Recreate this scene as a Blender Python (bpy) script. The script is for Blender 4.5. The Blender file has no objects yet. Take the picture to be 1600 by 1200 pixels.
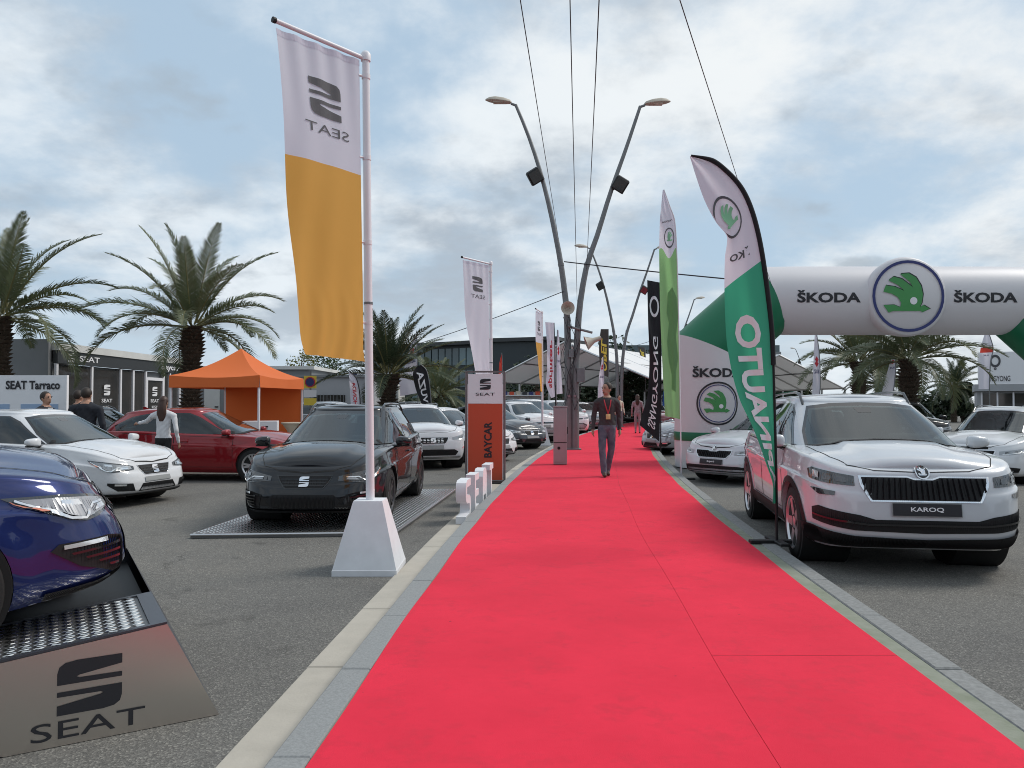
import bpy, bmesh, math, random
import numpy as np
from mathutils import Vector, Matrix
from mathutils.bvhtree import BVHTree
from mathutils.geometry import delaunay_2d_cdt
R = math.radians
rnd = random.Random(7)
SC = bpy.context.scene
COL = SC.collection

# ------------------------------------------------------------------ camera
CAM_H = 1.55
cam = bpy.data.cameras.new('camera')
cam.sensor_width = 36.0
cam.lens = 27.0
cam.clip_end = 2000
camo = bpy.data.objects.new('camera', cam)
COL.objects.link(camo)
camo.location = (0, 0, CAM_H)
camo.rotation_euler = (R(90 + 1.385), 0, 0)
SC.camera = camo

SC.cycles.filter_width = 1.0

# ------------------------------------------------------------------ light
SUN_AZ = R(72)      # to the right of straight ahead
SUN_EL = R(48)
world = bpy.data.worlds.new('World')
SC.world = world
world.use_nodes = True
SC.view_settings.view_transform = 'Standard'
SC.view_settings.look = 'None'
SC.view_settings.gamma = 1.0
SC.view_settings.exposure = 0.40
SC.view_settings.use_curve_mapping = False
sd = Vector((math.sin(SUN_AZ) * math.cos(SUN_EL), math.cos(SUN_AZ) * math.cos(SUN_EL), math.sin(SUN_EL)))
sun = bpy.data.lights.new('sun', 'SUN')
sun.energy = 1.6
sun.angle = R(20)
sun.color = (1.0, 0.95, 0.88)
suno = bpy.data.objects.new('sun', sun)
COL.objects.link(suno)
suno.location = (20, 20, 40)
suno.rotation_euler = sd.to_track_quat('Z', 'Y').to_euler()


def build_world():
    nt = world.node_tree
    nt.nodes.clear()
    N = nt.nodes.new
    out = N('ShaderNodeOutputWorld')
    bg = N('ShaderNodeBackground')
    bg.inputs['Strength'].default_value = 0.10
    sky = N('ShaderNodeTexSky')
    sky.sky_type = 'NISHITA'
    sky.sun_disc = False
    sky.sun_elevation = SUN_EL
    sky.sun_rotation = SUN_AZ
    sky.air_density = 1.2
    sky.dust_density = 1.5
    tc = N('ShaderNodeTexCoord')
    sep = N('ShaderNodeSeparateXYZ')
    nt.links.new(tc.outputs['Generated'], sep.inputs[0])

    def math_(op, a, b=None, clamp=False):
        m = N('ShaderNodeMath')
        m.operation = op
        m.use_clamp = clamp
        for i, v in enumerate((a, b)):
            if v is None:
                continue
            if isinstance(v, (int, float)):
                m.inputs[i].default_value = v
            else:
                nt.links.new(v, m.inputs[i])
        return m.outputs[0]
    # flat cloud deck: project the view ray on a plane overhead
    zz = math_('ADD', math_('MAXIMUM', sep.outputs[2], 0.0), 0.30)
    px = math_('DIVIDE', sep.outputs[0], zz)
    py = math_('DIVIDE', sep.outputs[1], zz)
    comb = N('ShaderNodeCombineXYZ')
    nt.links.new(px, comb.inputs[0])
    nt.links.new(py, comb.inputs[1])

    def noise(scale, detail, rough, off, dist=0.0):
        mp = N('ShaderNodeMapping')
        mp.inputs['Location'].default_value = off
        nt.links.new(comb.outputs[0], mp.inputs[0])
        n = N('ShaderNodeTexNoise')
        n.inputs['Scale'].default_value = scale
        n.inputs['Detail'].default_value = detail
        n.inputs['Roughness'].default_value = rough
        n.inputs['Distortion'].default_value = dist
        nt.links.new(mp.outputs[0], n.inputs['Vector'])
        return n.outputs['Fac']

    def ramp(v, lo, hi):
        m = N('ShaderNodeMapRange')
        m.interpolation_type = 'SMOOTHSTEP'
        m.inputs['From Min'].default_value = lo
        m.inputs['From Max'].default_value = hi
        nt.links.new(v, m.inputs['Value'])
        return m.outputs['Result']

    def mix(f, a, b):
        m = N('ShaderNodeMix')
        m.data_type = 'RGBA'
        if isinstance(f, float):
            m.inputs[0].default_value = f
        else:
            nt.links.new(f, m.inputs[0])
        for i, v in ((6, a), (7, b)):
            if isinstance(v, tuple):
                m.inputs[i].default_value = (*v, 1)
            else:
                nt.links.new(v, m.inputs[i])
        return m.outputs[2]
    # sun side glow through the deck
    dot = N('ShaderNodeVectorMath')
    dot.operation = 'DOT_PRODUCT'
    nt.links.new(tc.outputs['Generated'], dot.inputs[0])
    dot.inputs[1].default_value = sd
    glow = ramp(dot.outputs['Value'], 0.2, 1.0)
    white = mix(glow, (6.2, 6.7, 7.1), (7.1, 7.2, 7.15))
    grey = mix(glow, (3.3, 3.85, 4.45), (4.2, 4.6, 5.0))
    shade = ramp(noise(1.9, 9, 0.58, (3.1, 0.6, 0), 0.1), 0.42, 0.62)
    cloud = mix(shade, white, grey)
    veil = mix(0.88, sky.outputs[0], (3.5, 4.6, 5.7))
    cover = ramp(noise(1.5, 9, 0.60, (0.35, 2.4, 0), 0.15), 0.36, 0.60)
    c1 = mix(cover, veil, cloud)
    # small dark scud below the deck
    scud = ramp(noise(3.0, 8, 0.50, (7.7, 1.2, 0), 0.0), 0.585, 0.70)
    scud = math_('MULTIPLY', scud, 0.7)
    c2 = mix(scud, c1, (3.0, 3.5, 4.0))
    # pale horizon
    hor = ramp(sep.outputs[2], 0.0, 0.16)
    hor = math_('SUBTRACT', 1.0, hor)
    hor = math_('MULTIPLY', hor, 0.45)
    c3 = mix(hor, c2, mix(glow, (5.6, 6.3, 6.9), (7.2, 7.25, 7.0)))
    nt.links.new(c3, bg.inputs['Color'])
    nt.links.new(bg.outputs[0], out.inputs['Surface'])


build_world()

# ------------------------------------------------------------------ helpers


def XL(Y):
    return -0.924 + 0.0309 * Y + 0.00258 * Y * Y


def XR(Y):
    return 1.944 + 0.0382 * Y + 0.002495 * Y * Y


MATS = {}


def mat(name, col, rough=0.5, metal=0.0, coat=0.0, var=0.0, vscale=8.0, bump=0.0, bscale=40.0, spec=0.5, trans=0.0,
        col2=None, aniso=None, emit=None, flake=0.0):
    """plain principled surface with noise colour variation and fine bump"""
    m = bpy.data.materials.new(name)
    m.use_nodes = True
    nt = m.node_tree
    b = nt.nodes['Principled BSDF']
    b.inputs['Base Color'].default_value = (*col, 1)
    b.inputs['Roughness'].default_value = rough
    b.inputs['Metallic'].default_value = metal
    b.inputs['Coat Weight'].default_value = coat
    b.inputs['Coat Roughness'].default_value = 0.03
    b.inputs['Specular IOR Level'].default_value = spec
    if emit:
        b.inputs['Emission Color'].default_value = (*col, 1)
        b.inputs['Emission Strength'].default_value = emit
    if var or bump:
        tc = nt.nodes.new('ShaderNodeTexCoord')
    if var:
        n = nt.nodes.new('ShaderNodeTexNoise')
        n.inputs['Scale'].default_value = vscale
        n.inputs['Detail'].default_value = 6
        n.inputs['Roughness'].default_value = 0.6
        nt.links.new(tc.outputs['Object'], n.inputs['Vector'])
        mr = nt.nodes.new('ShaderNodeMapRange')
        mr.inputs['From Min'].default_value = 0.3
        mr.inputs['From Max'].default_value = 0.7
        nt.links.new(n.outputs['Fac'], mr.inputs['Value'])
        mx = nt.nodes.new('ShaderNodeMix')
        mx.data_type = 'RGBA'
        c2 = col2 or tuple(c * (1 - var) for c in col)
        mx.inputs[6].default_value = (*col, 1)
        mx.inputs[7].default_value = (*c2, 1)
        nt.links.new(mr.outputs['Result'], mx.inputs[0])
        nt.links.new(mx.outputs[2], b.inputs['Base Color'])
    if bump:
        n2 = nt.nodes.new('ShaderNodeTexNoise')
        n2.inputs['Scale'].default_value = bscale
        n2.inputs['Detail'].default_value = 4
        nt.links.new(tc.outputs['Object'], n2.inputs['Vector'])
        bp = nt.nodes.new('ShaderNodeBump')
        bp.inputs['Strength'].default_value = bump
        bp.inputs['Distance'].default_value = 0.01
        nt.links.new(n2.outputs['Fac'], bp.inputs['Height'])
        nt.links.new(bp.outputs[0], b.inputs['Normal'])
    if trans:
        t = nt.nodes.new('ShaderNodeBsdfTranslucent')
        t.inputs['Color'].default_value = (*col, 1)
        ms = nt.nodes.new('ShaderNodeMixShader')
        ms.inputs[0].default_value = trans
        out = nt.nodes['Material Output']
        nt.links.new(b.outputs[0], ms.inputs[1])
        nt.links.new(t.outputs[0], ms.inputs[2])
        nt.links.new(ms.outputs[0], out.inputs['Surface'])
    MATS[name] = m
    return m


def asphalt_mat():
    m = mat('asphalt', (0.1, 0.1, 0.1), 0.9)
    nt = m.node_tree
    b = nt.nodes['Principled BSDF']
    b.inputs['Specular IOR Level'].default_value = 0.3
    tc = nt.nodes.new('ShaderNodeTexCoord')

    def noise(s, d=4, r=0.6):
        n = nt.nodes.new('ShaderNodeTexNoise')
        n.inputs['Scale'].default_value = s
        n.inputs['Detail'].default_value = d
        n.inputs['Roughness'].default_value = r
        nt.links.new(tc.outputs['Object'], n.inputs['Vector'])
        return n

    def rampn(src, stops):
        r = nt.nodes.new('ShaderNodeValToRGB')
        el = r.color_ramp.elements
        el[0].position, el[0].color = stops[0][0], (*stops[0][1], 1)
        el[1].position, el[1].color = stops[-1][0], (*stops[-1][1], 1)
        for p, c in stops[1:-1]:
            e = el.new(p)
            e.color = (*c, 1)
        nt.links.new(src, r.inputs[0])
        return r.outputs[0]
    vor = nt.nodes.new('ShaderNodeTexVoronoi')
    vor.inputs['Scale'].default_value = 120
    nt.links.new(tc.outputs['Object'], vor.inputs['Vector'])
    sepc = nt.nodes.new('ShaderNodeSeparateColor')
    nt.links.new(vor.outputs['Color'], sepc.inputs[0])
    stone = rampn(sepc.outputs[0], [(0.0, (0.104, 0.101, 0.094)), (0.55, (0.148, 0.143, 0.133)), (0.85, (0.186, 0.179, 0.165)), (1.0, (0.28, 0.27, 0.245))])
    big = noise(0.35, 6, 0.65)
    patch = rampn(big.outputs['Fac'], [(0.3, (0.78, 0.78, 0.80)), (0.5, (1.0, 1.0, 1.0)), (0.72, (1.18, 1.16, 1.12))])
    mx = nt.nodes.new('ShaderNodeMix')
    mx.data_type = 'RGBA'
    mx.blend_type = 'MULTIPLY'
    mx.inputs[0].default_value = 1.0
    nt.links.new(stone, mx.inputs[6])
    nt.links.new(patch, mx.inputs[7])
    st = noise(1.7, 8, 0.7)
    stain = rampn(st.outputs['Fac'], [(0.30, (0.62, 0.62, 0.62)), (0.42, (1, 1, 1))])
    mx2 = nt.nodes.new('ShaderNodeMix')
    mx2.data_type = 'RGBA'
    mx2.blend_type = 'MULTIPLY'
    mx2.inputs[0].default_value = 1.0
    nt.links.new(mx.outputs[2], mx2.inputs[6])
    nt.links.new(stain, mx2.inputs[7])
    nt.links.new(mx2.outputs[2], b.inputs['Base Color'])
    # hairline cracks, only in places
    ve = nt.nodes.new('ShaderNodeTexVoronoi')
    ve.feature = 'DISTANCE_TO_EDGE'
    ve.inputs['Scale'].default_value = 0.28
    wob = noise(1.3, 5, 0.7)
    va = nt.nodes.new('ShaderNodeVectorMath')
    va.operation = 'ADD'
    nt.links.new(tc.outputs['Object'], va.inputs[0])
    nt.links.new(wob.outputs['Color'], va.inputs[1])
    nt.links.new(va.outputs[0], ve.inputs['Vector'])
    cr = rampn(ve.outputs['Distance'], [(0.0015, (0.45, 0.45, 0.45)), (0.004, (1, 1, 1))])
    gate = rampn(noise(0.16, 2, 0.5).outputs['Fac'], [(0.50, (0, 0, 0)), (0.56, (1, 1, 1))])
    mx3 = nt.nodes.new('ShaderNodeMix')
    mx3.data_type = 'RGBA'
    mx3.blend_type = 'MULTIPLY'
    nt.links.new(gate, mx3.inputs[0])
    nt.links.new(mx2.outputs[2], mx3.inputs[6])
    nt.links.new(cr, mx3.inputs[7])
    nt.links.new(mx3.outputs[2], b.inputs['Base Color'])
    bp = nt.nodes.new('ShaderNodeBump')
    bp.inputs['Strength'].default_value = 0.5
    bp.inputs['Distance'].default_value = 0.006
    nt.links.new(vor.outputs['Distance'], bp.inputs['Height'])
    nt.links.new(bp.outputs[0], b.inputs['Normal'])
    return m


def carpet_mat():
    m = mat('red carpet', (0.72, 0.03, 0.065), 0.95, spec=0.15)
    nt = m.node_tree
    b = nt.nodes['Principled BSDF']
    tc = nt.nodes.new('ShaderNodeTexCoord')

    def noise(s, d, r):
        n = nt.nodes.new('ShaderNodeTexNoise')
        n.inputs['Scale'].default_value = s
        n.inputs['Detail'].default_value = d
        n.inputs['Roughness'].default_value = r
        nt.links.new(tc.outputs['Object'], n.inputs['Vector'])
        return n.outputs['Fac']

    def ramp(v, lo, hi):
        mr = nt.nodes.new('ShaderNodeMapRange')
        mr.inputs['From Min'].default_value = lo
        mr.inputs['From Max'].default_value = hi
        nt.links.new(v, mr.inputs['Value'])
        return mr.outputs['Result']

    def mix(f, a, bcol):
        x = nt.nodes.new('ShaderNodeMix')
        x.data_type = 'RGBA'
        nt.links.new(f, x.inputs[0])
        for i, v in ((6, a), (7, bcol)):
            if isinstance(v, tuple):
                x.inputs[i].default_value = (*v, 1)
            else:
                nt.links.new(v, x.inputs[i])
        return x.outputs[2]
    c = mix(ramp(noise(1.1, 6, 0.65), 0.32, 0.7), (0.82, 0.028, 0.066), (0.66, 0.021, 0.050))
    c = mix(ramp(noise(4.0, 6, 0.72), 0.52, 0.76), c, (0.56, 0.028, 0.052))        # scuffs
    c = mix(ramp(noise(24.0, 2, 0.4), 0.775, 0.80), c, (0.20, 0.02, 0.03))       # specks of dirt
    c = mix(ramp(noise(350.0, 2, 0.6), 0.45, 0.75), c, (0.62, 0.024, 0.052))      # pile
    nt.links.new(c, b.inputs['Base Color'])
    bp = nt.nodes.new('ShaderNodeBump')
    bp.inputs['Strength'].default_value = 0.35
    bp.inputs['Distance'].default_value = 0.004
    nt.links.new(noise(260.0, 3, 0.6), bp.inputs['Height'])
    nt.links.new(bp.outputs[0], b.inputs['Normal'])
    b2 = nt.nodes.new('ShaderNodeBump')
    b2.inputs['Strength'].default_value = 0.35
    b2.inputs['Distance'].default_value = 0.02
    nt.links.new(noise(2.2, 4, 0.55), b2.inputs['Height'])
    nt.links.new(bp.outputs[0], b2.inputs['Normal'])
    nt.links.new(b2.outputs[0], b.inputs['Normal'])
    b.inputs['Sheen Weight'].default_value = 0.10
    b.inputs['Sheen Roughness'].default_value = 0.5
    b.inputs['Sheen Tint'].default_value = (1.0, 0.45, 0.5, 1)
    return m


asphalt_mat()
carpet_mat()
M = MATS
mat('granite', (0.30, 0.31, 0.31), 0.75, var=0.3, vscale=90, bump=0.15, bscale=120)
mat('granite weathered', (0.27, 0.275, 0.27), 0.8, var=0.35, vscale=30, bump=0.2, bscale=120)
mat('mossy concrete', (0.27, 0.28, 0.23), 0.9, var=0.4, vscale=7, col2=(0.19, 0.21, 0.15), bump=0.2)
mat('gutter concrete', (0.47, 0.435, 0.375), 0.9, var=0.14, vscale=5, bump=0.2, bscale=60)
mat('joint dark', (0.03, 0.03, 0.03), 0.95)
mat('white coated metal', (0.78, 0.77, 0.80), 0.4)
mat('white board', (0.80, 0.80, 0.82), 0.5)
mat('matt white block', (0.77, 0.78, 0.81), 0.55, var=0.10, vscale=7)
mat('black plastic', (0.014, 0.014, 0.015), 0.55, spec=0.3)
mat('black gloss', (0.012, 0.012, 0.014), 0.12, coat=0.5)
mat('print black', (0.02, 0.02, 0.025), 0.6)
mat('print grey', (0.10, 0.10, 0.11), 0.7, trans=0.2)
mat('print red', (0.55, 0.03, 0.05), 0.6)
mat('print navy', (0.03, 0.04, 0.16), 0.6)
mat('print white', (0.80, 0.80, 0.82), 0.6)
mat('print yellow', (0.80, 0.60, 0.08), 0.6)
mat('print green', (0.06, 0.28, 0.08), 0.55)
mat('print pale green', (0.22, 0.48, 0.28), 0.7)
mat('print pale blue', (0.30, 0.42, 0.60), 0.6)
mat('flag white', (0.74, 0.72, 0.80), 0.8, trans=0.45)
mat('flag orange', (0.90, 0.46, 0.10), 0.75, trans=0.6, var=.12, vscale=1.2)
mat('flag green', (0.055, 0.40, 0.24), 0.75, trans=0.5)
mat('flag light green', (0.30, 0.56, 0.24), 0.75, trans=0.5)
mat('flag olive', (0.24, 0.42, 0.21), 0.75, trans=0.5)
mat('flag black', (0.014, 0.014, 0.018), 0.8, trans=0.1)
mat('flag charcoal', (0.06, 0.055, 0.05), 0.8, trans=0.15)
mat('flag red', (0.62, 0.07, 0.05), 0.8, trans=0.4)
mat('flag blue', (0.05, 0.16, 0.55), 0.8, trans=0.4)
mat('tent orange', (0.72, 0.16, 0.035), 0.8, trans=0.10, bump=0.1, bscale=9)
mat('tent white', (0.80, 0.80, 0.80), 0.7, trans=0.12)
mat('inflatable white', (0.72, 0.70, 0.72), 0.45, bump=0.12, bscale=4, trans=0.12)
mat('inflatable green', (0.0, 0.15, 0.065), 0.4, bump=0.1, bscale=4)
mat('galvanised', (0.22, 0.23, 0.24), 0.5, metal=0.5, var=0.25, vscale=6)
mat('pole grey', (0.20, 0.205, 0.21), 0.5, metal=0.3, var=0.2, vscale=5)
mat('lamp beige', (0.48, 0.43, 0.36), 0.6)
mat('lamp lens', (0.5, 0.42, 0.33), 0.2)
mat('cable', (0.03, 0.03, 0.035), 0.7)
mat('aluminium', (0.62, 0.62, 0.63), 0.3, metal=0.9)
mat('chequer bright', (0.80, 0.79, 0.76), 0.25, metal=1.0)
mat('chequer plate', (0.20, 0.20, 0.20), 0.45, metal=0.8)
mat('brushed steel', (0.66, 0.61, 0.56), 0.36, metal=1.0, bump=0.03, bscale=300)
mat('frame charcoal', (0.07, 0.075, 0.09), 0.35, metal=0.4)
mat('chrome', (0.80, 0.80, 0.82), 0.08, metal=1.0)
mat('silver trim', (0.62, 0.62, 0.64), 0.22, metal=1.0)
mat('tyre', (0.012, 0.012, 0.012), 0.75, bump=0.2, bscale=60)
mat('rim silver', (0.62, 0.62, 0.64), 0.28, metal=0.85)
mat('rim dark', (0.05, 0.05, 0.055), 0.3, metal=0.6)
mat('brake', (0.14, 0.13, 0.13), 0.5, metal=0.8)


def glass_mat(name, tint, refl):
    m = bpy.data.materials.new(name)
    m.use_nodes = True
    nt = m.node_tree
    nt.nodes.clear()
    out = nt.nodes.new('ShaderNodeOutputMaterial')
    tr = nt.nodes.new('ShaderNodeBsdfTransparent')
    tr.inputs['Color'].default_value = (*tint, 1)
    gl = nt.nodes.new('ShaderNodeBsdfGlossy')
    gl.inputs['Roughness'].default_value = 0.02
    gl.inputs['Color'].default_value = (0.92, 0.97, 1.0, 1)
    lw = nt.nodes.new('ShaderNodeLayerWeight')
    lw.inputs['Blend'].default_value = 0.5
    pw = nt.nodes.new('ShaderNodeMath')
    pw.operation = 'POWER'
    pw.inputs[1].default_value = 4.0
    mr = nt.nodes.new('ShaderNodeMapRange')
    mr.inputs['To Min'].default_value = refl
    mr.inputs['To Max'].default_value = 1.0
    ms = nt.nodes.new('ShaderNodeMixShader')
    nt.links.new(lw.outputs['Facing'], pw.inputs[0])
    nt.links.new(pw.outputs[0], mr.inputs['Value'])
    nt.links.new(mr.outputs['Result'], ms.inputs[0])
    nt.links.new(tr.outputs[0], ms.inputs[1])
    nt.links.new(gl.outputs[0], ms.inputs[2])
    nt.links.new(ms.outputs[0], out.inputs['Surface'])
    MATS[name] = m


glass_mat('car glass', (0.22, 0.26, 0.26), 0.07)
glass_mat('windscreen', (0.50, 0.58, 0.56), 0.08)
mat('cabin dark', (0.020, 0.020, 0.022), 0.85)
mat('seat cloth', (0.045, 0.045, 0.05), 0.9, var=.2, vscale=20)
mat('lamp smoke', (0.035, 0.038, 0.042), 0.06, coat=1.0, spec=0.8)
mat('lamp clear', (0.34, 0.36, 0.38), 0.3, metal=0.2, coat=1.0)
mat('lamp bright', (0.85, 0.87, 0.88), 0.12, metal=0.7, coat=1.0)
mat('lamp mid', (0.09, 0.095, 0.10), 0.12, metal=0.3, coat=1.0)
mat('lamp amber', (0.6, 0.2, 0.12), 0.1, coat=1.0)
mat('lamp red', (0.42, 0.02, 0.02), 0.12, coat=1.0)
mat('plate grey', (0.30, 0.31, 0.31), 0.4)
mat('liner', (0.01, 0.01, 0.01), 0.9)
for nm, c, mt in (('white', (0.68, 0.69, 0.71), 0), ('pearl white', (0.58, 0.60, 0.63), 0.1), ('blue', (0.012, 0.024, 0.115), 0.3), ('black', (0.008, 0.008, 0.010), 0.1),
                  ('red', (0.26, 0.012, 0.018), 0.25), ('dark grey', (0.06, 0.065, 0.075), 0.4), ('silver', (0.40, 0.42, 0.45), 0.5), ('dark red', (0.16, 0.012, 0.016), 0.2),
                  ('dark blue', (0.02, 0.025, 0.05), 0.3)):
    mat('paint ' + nm, c, 0.34, metal=mt, coat=1.0, spec=0.12)
mat('palm leaf', (0.095, 0.125, 0.060), 0.5, var=0.5, vscale=2.5, col2=(0.17, 0.18, 0.11), trans=0.2)
mat('palm leaf dark', (0.045, 0.065, 0.032), 0.6, trans=0.1)
mat('palm rib', (0.16, 0.15, 0.06), 0.6)
mat('palm bark', (0.10, 0.072, 0.05), 0.9, var=0.5, vscale=9, bump=0.4)
mat('leaf green', (0.055, 0.085, 0.025), 0.6, trans=0.2)
mat('leaf yellow', (0.15, 0.15, 0.03), 0.6, trans=0.25)
mat('leaf dark', (0.022, 0.038, 0.016), 0.6, trans=0.1)
mat('bark', (0.08, 0.06, 0.045), 0.9)
mat('wall grey', (0.24, 0.25, 0.26), 0.7, var=0.12, vscale=1.5)
mat('wall light grey', (0.38, 0.39, 0.41), 0.7, var=0.1, vscale=1.5)
mat('wall white', (0.66, 0.66, 0.64), 0.7, var=0.1, vscale=2)
mat('fascia charcoal', (0.03, 0.032, 0.034), 0.45)
mat('shop glass', (0.03, 0.03, 0.03), 0.06, spec=0.7, coat=0.5, var=0.6, vscale=0.9, col2=(0.06, 0.052, 0.045))
mat('office glass', (0.022, 0.045, 0.055), 0.08, spec=0.8, var=0.5, vscale=0.25, col2=(0.05, 0.09, 0.10))
mat('office pane bright', (0.10, 0.17, 0.19), 0.1, spec=0.8)
mat('office dark', (0.018, 0.028, 0.034), 0.4)
mat('totem red', (0.56, 0.075, 0.03), 0.45)
mat('totem frame', (0.20, 0.18, 0.18), 0.4, metal=0.6)
mat('cabinet mauve', (0.36, 0.32, 0.33), 0.5, metal=0.3, var=0.1, vscale=4)
mat('cream cloth', (0.56, 0.50, 0.40), 0.8)
mat('skin', (0.40, 0.22, 0.15), 0.55)
mat('hair brown', (0.025, 0.015, 0.010), 0.6)
mat('hair auburn', (0.05, 0.022, 0.014), 0.5)
mat('knit grey', (0.055, 0.05, 0.052), 0.9, var=0.25, vscale=30, bump=0.2, bscale=60)
mat('denim', (0.135, 0.155, 0.19), 0.85, var=0.45, vscale=9, col2=(0.05, 0.065, 0.10))
mat('shoe brown', (0.06, 0.03, 0.02), 0.5)
mat('suit navy', (0.012, 0.014, 0.022), 0.8)
mat('blouse white', (0.68, 0.68, 0.70), 0.8, var=0.12, vscale=18)
mat('trouser black', (0.012, 0.012, 0.014), 0.8)
mat('dress pink', (0.36, 0.29, 0.31), 0.8, var=0.4, vscale=12)
mat('lanyard', (0.42, 0.015, 0.03), 0.6)
mat('badge', (0.60, 0.38, 0.16), 0.5)


class MB:
    """collects faces; one MB becomes one mesh"""

    def __init__(s):
        s.v, s.f, s.m = [], [], []

    def add(s, vs, fs, mi=0):
        o = len(s.v)
        s.v.extend([tuple(p) for p in vs])
        s.f.extend([tuple(i + o for i in q) for q in fs])
        s.m.extend([mi] * len(fs))
        return s

    def box(s, c, d, rz=0.0, mi=0, top=1.0):
        x, y, z = (k / 2 for k in d)
        cs, sn = math.cos(rz), math.sin(rz)
        vs = []
        for k, sc in ((-z, 1.0), (z, top)):
            for i, j in ((-x, -y), (x, -y), (x, y), (-x, y)):
                i *= sc
                j *= sc
                vs.append((c[0] + i * cs - j * sn, c[1] + i * sn + j * cs, c[2] + k))
        return s.add(vs, [(3, 2, 1, 0), (4, 5, 6, 7), (0, 1, 5, 4), (1, 2, 6, 5), (2, 3, 7, 6), (3, 0, 4, 7)], mi)

    def bbox(s, c, d, b=0.01, rz=0.0, mi=0):
        """box with chamfered upright and top edges"""
        x, y = d[0] / 2, d[1] / 2
        z0, z1 = c[2] - d[2] / 2, c[2] + d[2] / 2
        cs, sn = math.cos(rz), math.sin(rz)

        def ring(ix, z):
            pts = [(-x + b, -y + ix), (x - b, -y + ix), (x - ix, -y + b), (x - ix, y - b), (x - b, y - ix), (-x + b, y - ix), (-x + ix, y - b), (-x + ix, -y + b)]
            return [(c[0] + i * cs - j * sn, c[1] + i * sn + j * cs, z) for i, j in pts]
        vs = ring(0, z0) + ring(0, z1 - b) + ring(b, z1)
        fs = [tuple(range(7, -1, -1)), tuple(range(16, 24))]
        for r in range(2):
            for k in range(8):
                fs.append((r * 8 + k, r * 8 + (k + 1) % 8, r * 8 + 8 + (k + 1) % 8, r * 8 + 8 + k))
        return s.add(vs, fs, mi)

    def tube(s, path, rad, n=8, cap=True, mi=0, flat=1.0, up=None):
        path = [Vector(p) for p in path]
        if not hasattr(rad, '__len__'):
            rad = [rad] * len(path)
        vs, prev = [], None
        for i, p in enumerate(path):
            d = (path[min(i + 1, len(path) - 1)] - path[max(i - 1, 0)]).normalized()
            if prev is None:
                a = Vector(up) if up else (Vector((0, 0, 1)) if abs(d.z) < 0.9 else Vector((1, 0, 0)))
                u = d.cross(a).normalized()
            else:
                u = (prev - d * prev.dot(d)).normalized()
            w = d.cross(u)
            prev = u
            for k in range(n):
                t = 2 * math.pi * k / n
                vs.append(p + (u * math.cos(t) + w * math.sin(t) * flat) * rad[i])
        fs = []
        for i in range(len(path) - 1):
            for k in range(n):
                a, b = i * n + k, i * n + (k + 1) % n
                fs.append((a, b, b + n, a + n))
        if cap:
            fs.append(tuple(range(n - 1, -1, -1)))
            fs.append(tuple(range((len(path) - 1) * n, len(path) * n)))
        return s.add(vs, fs, mi)

    def lathe(s, prof, n=24, mat4=None, mi=0, closed=False):
        """profile (r, h) spun about local z"""
        vs, fs = [], []
        for r, h in prof:
            for k in range(n):
                t = 2 * math.pi * k / n
                p = Vector((r * math.cos(t), r * math.sin(t), h))
                vs.append(mat4 @ p if mat4 else p)
        L = len(prof)
        for i in range(L - 1 + (1 if closed else 0)):
            j = (i + 1) % L
            for k in range(n):
                k2 = (k + 1) % n
                fs.append((i * n + k, i * n + k2, j * n + k2, j * n + k))
        if not closed:
            if prof[0][0] > 1e-6:
                fs.append(tuple(range(n - 1, -1, -1)))
            if prof[-1][0] > 1e-6:
                fs.append(tuple(range((L - 1) * n, L * n)))
        return s.add(vs, fs, mi)

    def prism(s, poly, fn, d0, d1, mi=0):
        """2-D polygon swept between depths d0 and d1; fn(a, b, depth) -> point"""
        n = len(poly)
        vs = [fn(a, b, d0) for a, b in poly] + [fn(a, b, d1) for a, b in poly]
        fs = [tuple(range(n - 1, -1, -1)), tuple(range(n, 2 * n))]
        for i in range(n):
            j = (i + 1) % n
            fs.append((i, j, j + n, i + n))
        return s.add(vs, fs, mi)

    def grid(s, fn, nu, nv, mi=0):
        vs = [fn(i / nu, j / nv) for j in range(nv + 1) for i in range(nu + 1)]
        w = nu + 1
        fs = [(j * w + i, j * w + i + 1, (j + 1) * w + i + 1, (j + 1) * w + i) for j in range(nv) for i in range(nu)]
        return s.add(vs, fs, mi)

    def ellipsoid(s, c, r, n=12, m=8, mi=0):
        c = Vector(c)
        vs, fs = [], []
        for j in range(1, m):
            ph = math.pi * j / m
            for k in range(n):
                t = 2 * math.pi * k / n
                vs.append(c + Vector((r[0] * math.sin(ph) * math.cos(t), r[1] * math.sin(ph) * math.sin(t), r[2] * math.cos(ph))))
        for j in range(m - 2):
            for k in range(n):
                fs.append((j * n + k, (j + 1) * n + k, (j + 1) * n + (k + 1) % n, j * n + (k + 1) % n))
        vs += [c + Vector((0, 0, r[2])), c - Vector((0, 0, r[2]))]
        a, b = len(vs) - 2, len(vs) - 1
        for k in range(n):
            fs.append((a, k, (k + 1) % n))
            fs.append((b, (m - 2) * n + (k + 1) % n, (m - 2) * n + k))
        return s.add(vs, fs, mi)

    def mesh(s, name, smooth=None, fix=True):
        me = bpy.data.meshes.new(name)
        me.from_pydata(s.v, [], s.f)
        if any(s.m):
            me.polygons.foreach_set('material_index', s.m)
        if fix:
            bm = bmesh.new()
            bm.from_mesh(me)
            bmesh.ops.recalc_face_normals(bm, faces=bm.faces)
            bm.to_mesh(me)
            bm.free()
        me.update()
        if smooth is not None:
            smooth_mesh(me, smooth)
        return me


def smooth_mesh(me, ang=35):
    me.polygons.foreach_set('use_smooth', [True] * len(me.polygons))
    me.set_sharp_from_angle(angle=R(ang))


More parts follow.
